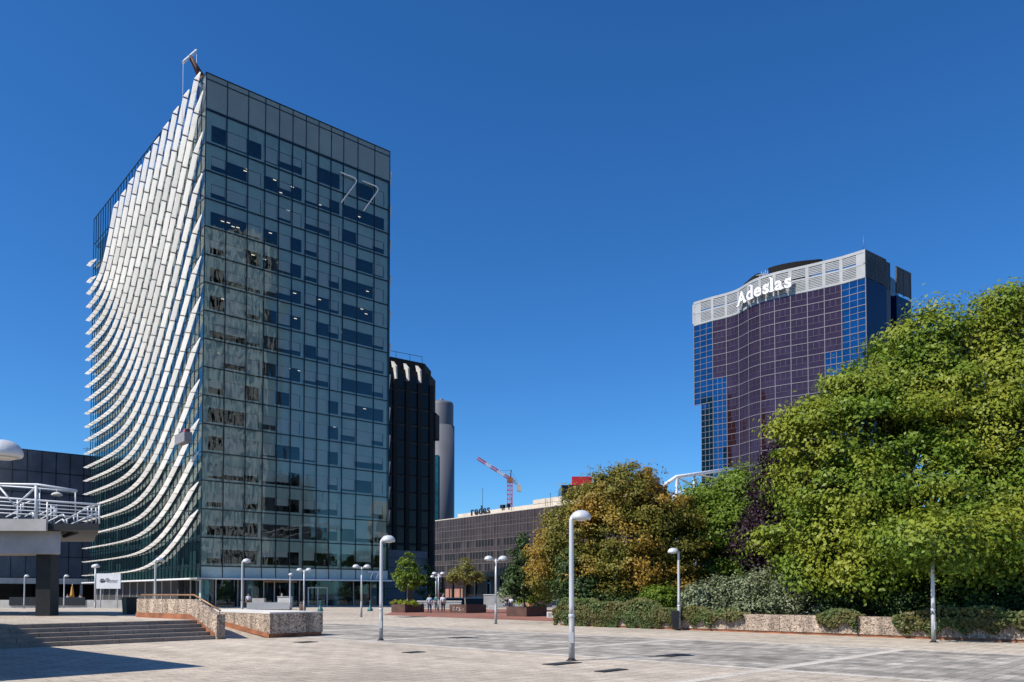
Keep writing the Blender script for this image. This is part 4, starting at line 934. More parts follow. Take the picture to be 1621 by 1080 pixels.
lamps_ = [
 (L1, gnd(905, 1046), 0, 'nearest street lamp with dome head, standing beside the flat drain cover'),
 (L1, gnd(603, 1014), 0, 'tall street lamp standing just left of the small planter tree by the tower'),
 (L1, gnd(1075, 998), R(178), 'street lamp with its dome turned left, carrying a black litter bin by the ivy wall'),
 (L1, at(383, 983, 49), 0, 'street lamp rising behind the low block wall in front of the tower'),
 (L1, at(459, 966, 82), R(-60), 'small slender street lamp by the grey bench block before the tower'),
 (L1, at(245, 983, 48), 0, 'street lamp rising behind the parapet wall in front of the sun blades'),
 (L1, gnd(1478, 1017), R(30), 'street lamp whose head is lost in the big green tree on the right'),
 (L1, Vector((-7.32, 11.0, 0)), 0, 'very near street lamp of which only the dome enters at the left edge'),
 (L1, at(38, 963, 89), 0, 'far thin street lamp left of the black walkway column'),
 (L1, at(101, 963, 89), 0, 'far thin street lamp right of the black walkway column'),
 (L1, at(776, 955, 150), R(180), 'tiny far street lamp in the shade left of the twin lamp'),
 (L1, at(807, 953, 140), 0, 'tiny far street lamp in front of the dark young tree'),
 (L2, gnd(785, 988), 0, 'twin-headed street lamp between the two right planters'),
 (L2, gnd(572, 977), R(12), 'twin-headed street lamp in front of the small entrance number'),
 (L2, at(481, 973, 66), R(-8), 'twin-headed street lamp left of the entrance doors beside the litter bin'),
 (L2, at(150, 978, 57), R(-55), 'twin-headed street lamp in front of the white signboard'),
 (L2, at(690, 963, 92), R(5), 'taller-looking twin street lamp behind the walking couple'),
 (L2, at(694, 966, 78), R(-5), 'twin street lamp rising between the two walkers'),
]
used = set()
for src, p, rz_, lb in lamps_:
    o = src if src not in used else dup(src)
    used.add(src); zz = 0.0 if (p.x > -12 or p.y > 62 or p.y < 12) else p.z
    o.location = (p.x, p.y, zz if abs(zz) < 1 else 0); o.rotation_euler = (0, 0, rz_); o['label'] = lb
    o['group'] = 'dome-headed street lamps on the plaza'
# bin hanging on the lamp by the ivy wall
p = gnd(1075, 998); t = thing('litter_bin', 'black litter bin fixed to the lamp post by the ivy wall', 'litter bin', (p.x - 0.19, p.y - 0.12, 0))
b = MB(); b.hexa([(-0.15, -0.12, 0.12), (0.13, -0.12, 0.12), (0.13, 0.12, 0.12), (-0.15, 0.12, 0.12)], [(-0.19, -0.15, 0.88), (0.15, -0.15, 0.88), (0.15, 0.15, 0.88), (-0.19, 0.15, 0.88)]); b.build('bin_body', M['dark_metal'], t)
b = MB(); b.box(-0.2, 0.16, -0.16, 0.16, 0.882, 0.92); b.build('rim', M['bracket'], t)
b = MB(); b.box(0.06, 0.2, 0.0, 0.10, 0.5, 0.56); b.build('bracket', M['lamp_grey'], t)
p = at(479, 967, 76); t = thing('litter_bin', 'round dark standing litter bin left of the entrance doors', 'litter bin', (p.x, p.y, 0))
b = MB(); b.lathe([(0.27, 0.0), (0.3, 0.05), (0.33, 0.78)], n=16); b.build('bin_body', M['corten'], t)
b = MB(); b.lathe([(0.35, 0.782), (0.36, 0.86), (0.25, 0.93), (0.0, 0.95)], n=16); b.build('lid', M['dark_metal'], t)

# grey bench blocks and kiosk counter before the tower
t = thing('bench_block', 'long grey granite bench block before the tower entrance', 'bench', (at(427, 966, 84).x, 84, 0))
b = MB(); b.box(-2.3, 2.2, -0.4, 0.4, 0.06, 0.78); b.build('block', M['louvre_grey'], t); b = MB(); b.box(-2.1, 2.0, -0.3, 0.3, 0, 0.057); b.build('foot', M['dark_metal'], t)
t = thing('bench_block', 'short pale raised counter block at the right end of the granite bench', 'bench', (at(451, 960, 86).x, 86, 0))
b = MB(); b.box(-0.7, 0.7, -0.35, 0.35, 0.0, 1.35); b.build('block', M['pale_concrete'], t); b = MB(); b.box(-0.75, 0.75, -0.4, 0.4, 1.352, 1.42); b.build('top', M['concrete'], t)
t = thing('bench_block', 'low grey block behind the granite bench on the left', 'bench', (at(410, 958, 88).x, 88, 0))
b = MB(); b.box(-0.65, 0.65, -0.35, 0.35, 0.0, 1.2); b.build('block', M['concrete'], t)
M['teal_paint'] = mat('teal_paint', (0.02, 0.13, 0.13), 0.5)
for px, lb in ((507, 'teal iron fountain standing in front of the entrance doors'), (586, 'teal iron fountain right of the twin lamp before the tower')):
    p = at(px, 967, 78); t = thing('drinking_fountain', lb, 'drinking fountain', (p.x, p.y, 0), 0, 'teal fountains before the tower')
    b = MB(); b.lathe([(0.28, 0), (0.28, 0.1), (0.22, 0.28), (0.12, 0.36), (0.07, 0.6), (0.07, 0.9), (0.1, 0.95), (0.06, 1.02), (0, 1.04)], n=14); b.build('pedestal', M['teal_paint'], t)
    b = MB(); b.tube([(0, 0, 0.85), (0.16, 0, 0.9), (0.2, 0, 0.82)], 0.03, 6); b.build('spout', M['dark_metal'], t)
# white signboard with a round emblem and brush script
p = at(172, 920, 62); t = thing('signboard', 'white signboard with a dark round emblem and brush script on two posts', 'sign', (p.x, p.y, 0))
zs0, zs1 = at(172, 932, 62).z, at(172, 908, 62).z; hw = 19 * 62 / 1260
b = MB(); b.box(-hw, hw, -0.05, 0.05, zs0, zs1); b.build('panel', M['white_paint'], t)
for x in (-hw * 0.7, hw * 0.7): b = MB(); b.tube([(x, 0.09, 0), (x, 0.09, zs1 - 0.1)], 0.05, 8); b.build('post', M['lamp_grey'], t)
b = MB(); zc = (zs0 + zs1) / 2 + 0.02
b.add([(-0.48 + 0.19 * math.cos(2 * math.pi * k / 20), -0.056, zc + 0.17 * math.sin(2 * math.pi * k / 20)) for k in range(20)], [tuple(range(20))]); em = b.build('emblem', M['letter_black'], t)
b = MB()
for dx in (-0.07, 0.05): b.tube([(-0.48 + dx, -0.06, zc - 0.13), (-0.48 + dx * 1.9, -0.06, zc), (-0.48 + dx, -0.06, zc + 0.13)], 0.008, 4)
b.tube([(-0.65, -0.06, zc + 0.02), (-0.31, -0.06, zc + 0.02)], 0.008, 4); b.build('emblem_lines', M['white_paint'], em)
b = MB()
scr = [(-0.33, -0.14), (-0.2, 0.1), (-0.1, 0.2), (0.02, 0.18), (-0.08, 0.06), (-0.15, -0.06), (0.0, -0.04), (0.07, 0.12), (0.1, -0.05), (0.2, 0.05), (0.24, -0.05), (0.33, 0.06), (0.37, -0.05), (0.46, 0.05), (0.5, -0.05), (0.6, 0.0), (0.72, 0.05)]
b.tube([(x, -0.06, zc + z) for x, z in scr], 0.016, 5); b.tube([(-0.3, -0.06, zc - 0.12), (-0.24, -0.06, zc), (-0.36, -0.06, zc - 0.02)], 0.014, 5); b.tube([(-0.05, -0.06, zc - 0.13), (0.72, -0.06, zc - 0.13)], 0.008, 4)
b.build('script', M['letter_black'], t)
# terrace furniture in the far shade at the left: low wall, posts, folded parasol
t = thing('terrace_wall', 'low pale terrace wall in front of the cafe on the left', 'wall', (at(70, 958, 95).x, 95, 0))
b = MB(); b.box(-9, 14, -0.2, 0.2, 0, 0.95); b.build('wall_body', M['concrete'], t); b = MB(); b.box(-4.0, 5.0, -0.32, -0.21, 0.3, 1.3); b.build('dark_screen', M['dark_metal'], t)
p = at(114, 955, 97); t = thing('folded_parasol', 'folded orange parasol standing on the cafe terrace', 'parasol', (p.x, p.y, 0))
b = MB(); b.tube([(0, 0, 0), (0, 0, 2.9)], 0.035, 6); b.build('pole', M['lamp_grey'], t); b = MB(); b.lathe([(0.28, 1.3), (0.22, 1.6), (0.1, 2.5), (0.0, 2.85)], n=10); b.build('canopy', mat('parasol_orange', (0.55, 0.28, 0.06), 0.8), t)
# small white notice by the ivy wall, white block beyond the lamp
p = at(871, 978, 56); t = thing('notice_board', 'small white notice with dark print at the foot of the hedge', 'sign', (p.x, p.y, 0), R(-10))
b = MB(); b.box(-0.24, 0.24, -0.03, 0.03, 0.03, 0.42); b.build('panel', M['white_paint'], t)
b = MB()
for k in range(4): b.box(-0.17 + 0.03 * (k % 2), 0.12, -0.036, -0.033, 0.1 + k * 0.07, 0.13 + k * 0.07)
b.build('print', M['letter_black'], t)
p = at(779, 966, 84); t = thing('utility_box', 'white utility box on the red paving beyond the twin lamp', 'utility box', (p.x, p.y, 0))
b = MB(); b.box(-0.4, 0.4, -0.25, 0.25, 0.02, 0.44); b.build('box', M['white_paint'], t); b = MB(); b.box(-0.36, 0.36, -0.26, -0.252, 0.08, 0.4); b.build('door', M['lamp_grey'], t)

# ================================================================== PLANTERS
def planter(px, py, wl, wr, h, label, m=None):
    """box planter, nearest corner at the pixel; wl to the back-left, wr to the back-right"""
    p = gnd(px, py); t = thing('steel_planter', label, 'planter', (p.x, p.y, 0), R(48), 'rust-brown steel planters on the red paving')
    b = MB()
    for (x0, x1, y0, y1) in ((0, wr, 0, 0.06), (0, wr, wl - 0.06, wl), (0, 0.06, 0.06, wl - 0.06), (wr - 0.06, wr, 0.06, wl - 0.06)): b.box(x0, x1, y0, y1, 0.0, h)
    b.box(-0.03, wr + 0.03, -0.03, wl + 0.03, h, h + 0.04) if False else None
    b.build('box', m or M['corten'], t)
    b = MB(); b.box(0.061, wr - 0.061, 0.061, wl - 0.061, 0.05, h - 0.09); b.build('soil', M['soil'], t)
    return t, p
pl1, c1 = planter(641, 970, 1.9, 2.3, 0.72, 'rust-brown planter holding the bright green young tree, left of the walkers')
pl2, c2 = planter(738, 971, 2.1, 2.5, 0.75, 'rust-brown planter with white scribbles holding the yellowish tree')
pl3, c3 = planter(833.5, 976.5, 2.0, 2.35, 0.70, 'rust-brown planter holding the dark conical tree, nearest the hedge')
pl4, c4 = planter(846, 961, 2.0, 3.6, 1.05, 'rust-brown planter partly hidden behind the conical tree', M['brick_red'])
g = MB(); rr = random.Random(3)
for k in range(7):
    y = 0.4 + k * 0.2; pts = [(-0.006, y + rr.uniform(-.12, .12), 0.14 + rr.uniform(0, .42)) for _ in range(5)]; g.tube(pts, 0.014, 4)
g.build('scribble', M['white_paint'], pl2)
# far low retaining walls in the shade behind
for (px, py, d, x0, x1, h, lb) in ((800, 955, 110, -3.0, 3.2, 1.5, 'pale low retaining wall far behind the twin street lamp'), (748, 955, 118, -5.5, 2.0, 1.0, 'white-topped low wall far behind the yellowish tree'), (705, 962, 100, -3.5, 2.0, 0.7, 'grey low wall behind the walkers')):
    p = at(px, py, d); t = thing('retaining_wall', lb, 'wall', (p.x, p.y, 0)); b = MB(); b.box(x0, x1, -0.2, 0.2, 0, h); b.build('wall_body', M['concrete'] if px != 748 else M['brown_dark'], t); b = MB(); b.box(x0 - .05, x1 + .05, -0.25, 0.25, h + .002, h + .12); b.build('coping', M['pale_concrete'], t)  # the white-topped wall's shade is painted in as a near-black body

# ================================================================== PLANTING BED WALL
WE = (2.54, 42.75); WD = (math.cos(R(-45)), math.sin(R(-45))); WN = (-WD[1], WD[0])
def bed(a, b): return (WE[0] + WD[0] * a + WN[0] * b, WE[1] + WD[1] * a + WN[1] * b)
t = thing('bed_wall', 'low pebble-dash wall edging the planting bed under the trees on the right', 'wall', (*WE, 0), world=True)
b = MB(); b.prism([bed(0, 0), bed(36, 0), bed(36, 0.35), bed(0, 0.35)], 0.10, 0.80); b.prism([bed(0, 0.35), bed(0.35, 0.35), bed(0.35, 26), bed(0, 26)], 0.10, 0.80); b.build('wall_body', M['pebble_shaded'], t)
b = MB(); b.prism([bed(0.04, 0.04), bed(36, 0.04), bed(36, 0.34), bed(0.04, 0.34)], 0, 0.097); b.prism([bed(0.04, 0.36), bed(0.32, 0.36), bed(0.32, 26), bed(0.04, 26)], 0, 0.097); b.build('skirting', M['rust_skirt'], t)
b = MB()
for k in range(1, 15): b.prism([bed(k * 2.5 - 0.012, -0.004), bed(k * 2.5 + 0.012, -0.004), bed(k * 2.5 + 0.012, 0.0), bed(k * 2.5 - 0.012, 0.0)], 0.11, 0.8)
b.build('joint', M['bracket'], t)
sheet('planting_bed', [bed(0.35, 0.35), bed(36, 0.35), bed(36, 26), bed(0.35, 26)], 0.62, M['soil'])
# ================================================================== TREES AND SHRUBS
def leaf_mesh(name, P, N, S, m, parent, rng, asp=0.62):
    """many small folded leaves: P centres, N normals, S sizes"""
    n = len(P); N = N / np.linalg.norm(N, axis=1)[:, None]
    r = rng.normal(size=(n, 3)); T = np.cross(N, r); T /= np.linalg.norm(T, axis=1)[:, None]; B = np.cross(N, T)
    S = S[:, None]
    tip = P + T * S * 0.5 - N * S * 0.10; base = P - T * S * 0.5
    l_ = P + B * S * 0.5 * asp + N * S * 0.10; r_ = P - B * S * 0.5 * asp + N * S * 0.10
    co = np.stack([base, r_, tip, l_], axis=1).reshape(-1, 3)
    me = bpy.data.meshes.new(name); me.vertices.add(4 * n); me.vertices.foreach_set('co', co.astype(np.float32).ravel())
    me.loops.add(4 * n); me.loops.foreach_set('vertex_index', np.arange(4 * n, dtype=np.int32))
    me.polygons.add(n); me.polygons.foreach_set('loop_start', np.arange(0, 4 * n, 4, dtype=np.int32)); me.polygons.foreach_set('loop_total', np.full(n, 4, dtype=np.int32))
    me.materials.append(m); me.update(); me.validate()
    return link(name, me, parent)
def crown(rng, lobes, n, cr=0.55, per=45, flat=0.6, inner=0.25, up=0.42):
    """clumps of leaves over a set of ellipsoid lobes (x, y, z, rx, ry, rz)"""
    L = np.array(lobes, float); ar = (L[:, 3] * L[:, 4] + L[:, 3] * L[:, 5] + L[:, 4] * L[:, 5]); ar /= ar.sum()
    nc = max(4, n // per); P, N = [], []
    while len(P) < nc:
        q = L[rng.choice(len(L), p=ar)]; d = rng.normal(size=3); d /= np.linalg.norm(d)
        if d[2] < -0.55 and rng.random() < 0.5: continue
        f = rng.uniform(0.4, 0.8) if rng.random() < inner else rng.uniform(0.76, 1.16)
        p = q[:3] + d * q[3:] * f
        deep = (((p - L[:, :3]) / L[:, 3:]) ** 2).sum(1).min()
        if deep < 0.25: continue
        P.append(p); N.append(d)
    P = np.array(P); N = np.array(N)
    k = rng.poisson(per, size=nc); idx = np.repeat(np.arange(nc), k); m = len(idx)
    sz = rng.uniform(0.35, 1.5, size=nc)[idx][:, None] * cr
    off = rng.normal(size=(m, 3)) * 0.55; ln = np.linalg.norm(off, axis=1)[:, None]; off *= np.minimum(1, 1.2 / ln); off[:, 2] *= flat
    pts = P[idx] + off * sz
    stray = rng.random(m) < 0.05; pts[stray] += N[idx][stray] * rng.uniform(0.1, 0.6, size=(stray.sum(), 1)) * cr     # sprays that break the outline
    nrm = N[idx] * 0.55 + off * 0.8 + rng.normal(size=(m, 3)) * 0.40; nrm[:, 2] += up
    return pts, nrm
def tree(name, label, cat, base, th, tr, lobes, n, ls, lm, bark='bark', seed=1, cr=0.55, per=45, group=None, flat=0.6, limbs=True, inner=0.25, stems=1):
    rng = np.random.default_rng(seed); t = thing(name, label, cat, base, 0, group)
    b = MB(); rr = random.Random(seed)
    for s_ in range(stems):
        ox, oy = (rr.uniform(-.5, .5), rr.uniform(-.5, .5)) if stems > 1 else (0, 0)
        b.tube([(ox, oy, -0.1), (ox + 0.03, oy, 0.15), (ox - 0.02, oy + 0.04, th * 0.5), (ox * 1.5, oy * 1.5, th)], [tr * 1.5, tr * 1.08, tr * 0.92, tr * 0.8], 9)
        if limbs:
            for q in lobes[s_::stems]:
                e = Vector(q[:3]); m_ = Vector((ox, oy, th)).lerp(e, 0.5) + Vector((rr.uniform(-.3, .3), rr.uniform(-.3, .3), 0.3))
                b.tube([(ox * 1.5, oy * 1.5, th * 0.85), m_, e], [tr * 0.62, tr * 0.4, tr * 0.12], 6)
                for _ in range(4):
                    d = Vector((rr.gauss(0, 1), rr.gauss(0, 1), rr.gauss(0.3, 0.8))).normalized(); e2 = e + Vector((d.x * q[3], d.y * q[4], d.z * q[5])) * 0.85
                    b.tube([m_.lerp(e, rr.uniform(0.3, 0.9)), e2], [tr * 0.2, tr * 0.05], 5)
    b.build('trunk', M[bark], t)
    P, N = crown(rng, lobes, n, cr, per, flat, inner)
    leaf_mesh('crown', P, N, rng.uniform(0.5, 1.4, size=len(P)) * ls, lm, t, rng)
    return t
LFm = leafmat('leaf_maple', (0.062, 0.122, 0.010), (0.180, 0.262, 0.024), (0.245, 0.275, 0.028), 0.28, 0.35)
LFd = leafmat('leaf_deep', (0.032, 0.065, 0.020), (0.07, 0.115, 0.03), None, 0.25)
LFg = leafmat('leaf_fresh', (0.10, 0.17, 0.016), (0.21, 0.29, 0.035), None, 0.40)
LFo = leafmat('leaf_tawny', (0.105, 0.115, 0.018), (0.225, 0.205, 0.035), (0.37, 0.225, 0.035), 0.28, 0.34)
LFp = leafmat('leaf_purple', (0.018, 0.010, 0.014), (0.045, 0.022, 0.032), None, 0.15)
LFs = leafmat('leaf_grey', (0.11, 0.14, 0.065), (0.30, 0.34, 0.20), None, 0.25, gloss=0.6)
LFi = leafmat('leaf_ivy', (0.055, 0.090, 0.025), (0.15, 0.19, 0.06), (0.13, 0.12, 0.04), 0.25, 0.9)
LFy = leafmat('leaf_yellowish', (0.16, 0.165, 0.035), (0.28, 0.26, 0.07), None, 0.4)
LFl = leafmat('leaf_lime', (0.22, 0.27, 0.02), (0.36, 0.38, 0.04), None, 0.4)
def T3(px, py, d, ox, oy): p = at(px, py, d); return (p.x - ox, p.y - oy, p.z - 0.6)

def lobes_at(o, spec):
    """spec: (photo px, py, depth, rx, ry, rz) -> lobes about the trunk foot"""
    return [(*T3(a, b_, d, o[0], o[1]), rx, ry, rz) for a, b_, d, rx, ry, rz in spec]
# two big maples on the right
o = (17.3, 37.0, 0.6)
tree('maple_tree', 'large bright green maple whose crown hides the foot of the purple tower', 'tree', o, 3.6, 0.26,
     lobes_at(o, [(1432, 548, 37, 1.1, 1.4, 1.0), (1478, 545, 36, 1.0, 1.4, 1.2), (1405, 610, 37, 1.6, 2, 1.3), (1350, 645, 36.5, 1.5, 2, 1.2), (1285, 700, 36, 1.5, 2, 1.3), (1320, 690, 36, 1.6, 1.8, 1.4), (1470, 600, 36, 1.3, 1.6, 1.2), (1452, 512, 36.5, 0.5, 0.6, 0.6), (1490, 502, 36, 0.45, 0.6, 0.6), (1395, 568, 37, 0.6, 0.6, 0.6), (1335, 610, 36.5, 0.6, 0.7, 0.5), (1262, 668, 36, 0.6, 0.7, 0.5), (1368, 592, 36.5, 0.5, 0.6, 0.5), (1400, 690, 35.5, 2.8, 2.2, 2.0), (1490, 650, 36, 2.1, 2.4, 2.0),
                  (1292, 775, 36.5, 1.5, 1.8, 1.5), (1340, 770, 34.5, 2.2, 2, 1.8), (1450, 770, 34, 2.5, 2.0, 1.9), (1268, 850, 35.5, 1.5, 1.6, 1.4), (1345, 860, 34, 1.9, 1.6, 1.3), (1440, 860, 33, 2.1, 1.7, 1.2), (1380, 905, 33, 1.3, 1.2, 0.8), (1295, 905, 35, 1.2, 1.2, 0.9)]),
     110000, 0.175, LFm, seed=5, cr=0.92, per=200, flat=0.5, inner=0.08, group='big maples on the right')
o = (24.4, 35.0, 0.6)
tree('maple_tree', 'tallest bright green maple running out of the right edge', 'tree', o, 4.0, 0.28,
     lobes_at(o, [(1600, 500, 36, 0.9, 1.2, 1.2), (1553, 540, 36, 0.9, 1.2, 1.1), (1640, 520, 35, 1.2, 1.5, 1.6), (1575, 570, 36, 1.0, 1.2, 0.9), (1602, 462, 36, 0.5, 0.6, 0.7), (1580, 482, 36, 0.5, 0.6, 0.5), (1548, 506, 36, 0.5, 0.5, 0.5), (1530, 530, 36, 0.4, 0.5, 0.5), (1621, 478, 35.5, 0.5, 0.6, 0.6), (1580, 610, 35.5, 2.0, 2.0, 1.7), (1660, 620, 35, 2.2, 2.2, 2.2), (1545, 690, 35, 1.9, 2, 1.8), (1620, 700, 34, 2.2, 2.2, 2.0), (1560, 780, 33.5, 2.2, 2.0, 1.8), (1650, 790, 33, 2.2, 2.2, 2.0),
                  (1520, 855, 32.5, 1.8, 1.6, 1.3), (1600, 865, 31.5, 1.8, 1.6, 1.2), (1680, 870, 31.5, 2.0, 1.8, 1.4), (1560, 905, 31.5, 1.3, 1.2, 0.8), (1490, 905, 32.5, 1.1, 1.1, 0.7), (1472, 852, 27.5, 1.0, 0.7, 0.75), (1480, 884, 27.5, 0.8, 0.6, 0.5), (1490, 846, 28.0, 1.0, 0.8, 0.7), (1450, 858, 29, 1.2, 1.0, 0.8), (1520, 872, 29.2, 1.2, 1.0, 0.7), (1560, 850, 30, 1.4, 1.2, 0.9)]),
     104000, 0.175, LFm, seed=6, cr=0.92, per=200, flat=0.5, inner=0.08, group='big maples on the right')
o = (12.6, 48.0, 0.6)
tree('green_tree', 'fresh green tree filling the gap between the tawny tree and the purple plum', 'tree', o, 3.0, 0.2,
     lobes_at(o, [(1130, 806, 48, 2.2, 2, 1.3), (1182, 782, 48, 1.9, 2, 1.4), (1105, 830, 47.5, 1.7, 1.8, 1.8), (1155, 840, 47, 2.0, 2, 1.8), (1205, 830, 48, 1.9, 2, 1.8), (1140, 895, 47, 2.0, 1.8, 1.4), (1090, 815, 48.5, 1.5, 1.6, 1.2)]), 36000, 0.20, LFg, seed=7, cr=0.85, per=150, flat=0.45, inner=0.12)
o = (13.2, 41.5, 0.6)
tree('purple_plum_tree', 'dark purple-leaved plum tree at the left edge of the big maple', 'tree', o, 2.6, 0.14,
     lobes_at(o, [(1243, 728, 39.5, 1.0, 1.2, 1.1), (1222, 775, 39.5, 1.0, 1.1, 1.1), (1225, 820, 40, 1.0, 1.1, 1.2), (1190, 865, 41.5, 1.1, 1.1, 1.0), (1220, 885, 41.5, 1.1, 1.1, 0.8), (1205, 825, 42, 0.9, 1.0, 0.9)]), 20000, 0.15, LFp, seed=8, cr=0.5)
o = (6.2, 46.0, 0.6)
tree('tawny_tree', 'broad bushy tree with tawny orange and olive foliage left of the bin lamp', 'tree', o, 1.6, 0.2,
     lobes_at(o, [(985, 785, 46, 2.0, 2, 1.7), (945, 805, 46, 1.7, 1.8, 1.5), (1035, 815, 46, 1.9, 2, 1.5), (905, 845, 45.5, 1.6, 1.6, 1.4), (985, 850, 44.5, 2.0, 1.8, 1.5), (1065, 860, 45.5, 1.7, 1.7, 1.5), (870, 880, 45.5, 1.1, 1.3, 1.3), (925, 900, 44.5, 1.5, 1.4, 1.2), (1000, 905, 44, 1.7, 1.4, 1.1), (1060, 915, 45, 1.4, 1.4, 1.0), (868, 920, 45.5, 0.9, 1.0, 0.9), (960, 935, 44, 1.2, 1.1, 0.7)]),
     110000, 0.15, LFo, seed=9, cr=0.6, per=130, flat=0.5, inner=0.22, stems=3)
o = (3.0, 44.6, 0.6)
tree('small_green_tree', 'small dark green sapling tree in front of the tawny tree', 'tree', o, 1.2, 0.07, lobes_at(o, [(905, 900, 43.6, 0.8, 0.8, 0.9), (925, 930, 43.4, 0.8, 0.8, 0.7), (893, 935, 43.8, 0.7, 0.7, 0.7)]), 5000, 0.16, LFd, seed=10, cr=0.4)
# shrubs along the bed
def shrub(label, px, py, d, spec, n, ls, lm, seed, name='shrub', group='shrubs along the planting bed', per=40):
    p = at(px, py, d); o = (p.x, p.y, 0.6)
    return tree(name, label, 'shrub', o, 0.35, 0.04, [(x, y, z, a, b_, c_) for x, y, z, a, b_, c_ in spec], n, ls, lm, seed=seed, cr=0.33, per=per, group=group, stems=3, flat=0.8)
shrub('round mid green shrub left of the lamp with the litter bin', 1045, 960, 41, [(0, 0, 0.8, 0.9, 0.8, 0.7), (0.6, 0.2, 0.6, 0.6, 0.6, 0.6), (-0.5, 0, 0.5, 0.7, 0.6, 0.5)], 5200, 0.13, LFg, 21)
shrub('pale grey-green shrub right of the lamp with the litter bin', 1125, 960, 38.5, [(-0.5, 0, 0.8, 0.9, 0.8, 0.7), (0.6, 0.3, 1.0, 1.0, 0.8, 0.8), (0, -0.4, 0.4, 1.0, 0.6, 0.5)], 8500, 0.12, LFs, 22)
shrub('tall pale grey-green shrub under the purple plum', 1195, 950, 38, [(-0.4, 0, 1.1, 0.9, 0.8, 0.8), (0.7, 0.3, 1.3, 1.0, 0.8, 0.9), (0.2, -0.5, 0.5, 1.2, 0.6, 0.5)], 9500, 0.12, LFs, 23)
shrub('grey-green shrub under the left side of the big maple', 1275, 955, 36, [(-0.6, 0, 1.0, 0.9, 0.8, 0.8), (0.5, 0.3, 1.2, 1.0, 0.8, 0.8), (0.2, -0.5, 0.5, 1.2, 0.6, 0.5)], 9000, 0.12, LFs, 24)
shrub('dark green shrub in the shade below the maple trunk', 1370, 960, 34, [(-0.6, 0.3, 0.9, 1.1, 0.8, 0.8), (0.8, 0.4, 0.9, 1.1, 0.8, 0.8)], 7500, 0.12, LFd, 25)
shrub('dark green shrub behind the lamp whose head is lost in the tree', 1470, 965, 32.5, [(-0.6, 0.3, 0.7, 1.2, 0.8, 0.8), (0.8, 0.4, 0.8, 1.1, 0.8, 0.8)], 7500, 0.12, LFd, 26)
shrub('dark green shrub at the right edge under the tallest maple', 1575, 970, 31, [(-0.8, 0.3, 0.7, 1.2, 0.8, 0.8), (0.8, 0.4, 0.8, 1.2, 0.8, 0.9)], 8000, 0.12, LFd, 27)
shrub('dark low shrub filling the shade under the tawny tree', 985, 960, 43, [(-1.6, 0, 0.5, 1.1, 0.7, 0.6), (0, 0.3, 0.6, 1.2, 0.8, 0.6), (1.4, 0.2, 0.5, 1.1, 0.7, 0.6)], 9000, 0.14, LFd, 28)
# a dark shrub mass deeper in the bed closes the view under the crowns
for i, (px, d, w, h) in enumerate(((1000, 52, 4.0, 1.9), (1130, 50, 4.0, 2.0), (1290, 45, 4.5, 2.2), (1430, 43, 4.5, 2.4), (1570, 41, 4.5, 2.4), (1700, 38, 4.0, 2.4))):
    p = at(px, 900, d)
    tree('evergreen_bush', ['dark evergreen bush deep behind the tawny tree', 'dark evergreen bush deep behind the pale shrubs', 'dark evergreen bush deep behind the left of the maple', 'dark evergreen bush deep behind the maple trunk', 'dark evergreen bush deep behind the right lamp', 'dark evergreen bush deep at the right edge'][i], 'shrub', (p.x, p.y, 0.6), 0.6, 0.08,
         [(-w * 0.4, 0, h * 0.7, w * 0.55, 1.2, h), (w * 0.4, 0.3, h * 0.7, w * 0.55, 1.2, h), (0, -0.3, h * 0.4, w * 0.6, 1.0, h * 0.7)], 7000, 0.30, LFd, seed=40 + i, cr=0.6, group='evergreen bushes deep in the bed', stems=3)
# ivy over the bed wall
def ivy(label, a0, a1, n, seed, drop, top=0.55, dens=None):
    rng = np.random.default_rng(seed); p = bed((a0 + a1) / 2, 0.2); t = thing('ivy_hedge', label, 'ivy', (p[0], p[1], 0.8), 0, 'ivy hanging over the bed wall')
    a = rng.uniform(a0, a1, n); ph = rng.uniform(0, 6.28, 4)
    edge = drop * (0.72 + 0.25 * np.sin(a * 2.1 + ph[0]) * np.sin(a * 0.9 + ph[1]) + 0.25 * np.sin(a * 6.3 + ph[2]))
    hump = top * (0.7 + 0.16 * np.sin(a * 1.3 + ph[3]) + 0.12 * np.sin(a * 4.1))
    u_ = rng.random(n); z = np.where(u_ < 0.6, 0.80 - rng.random(n) ** 1.3 * edge, 0.80 + hump * rng.random(n) ** 0.8)
    o_ = np.where(z < 0.8, -0.04 - rng.random(n) * 0.22 * np.clip((z - 0.05) / 0.5, 0.3, 1), rng.uniform(-0.25, 0.75, n))
    fall = np.clip(np.minimum(a - a0, a1 - a) / 0.7, 0.15, 1); z = np.where(z > 0.8, 0.8 + (z - 0.8) * fall, z)
    P = np.stack([WE[0] + WD[0] * a + WN[0] * o_ - p[0], WE[1] + WD[1] * a + WN[1] * o_ - p[1], np.maximum(z, 0.03) - 0.8], 1)
    N = np.tile(np.array([-WN[0], -WN[1], 0.35]), (n, 1)) + rng.normal(size=(n, 3)) * 0.5
    leaf_mesh('leaves', P, N, rng.uniform(0.08, 0.16, n), LFi, t, rng, 0.85)
ivy('thick ivy hedge covering the left end of the bed wall', -0.3, 6.4, 24000, 61, 1.15, 0.75)
ivy('ivy fringe on the bed wall around the lamp with the litter bin', 6.0, 9.2, 5200, 62, 0.7, 0.35)
ivy('thin ivy fringe on the bed wall below the pale shrubs', 9.2, 10.8, 1300, 65, 0.4, 0.3)
ivy('ivy tuft spilling over the middle of the bed wall', 14.2, 15.8, 1800, 63, 0.6, 0.4)
ivy('ragged ivy over the right part of the bed wall', 17.2, 25.5, 9000, 64, 0.6, 0.5)
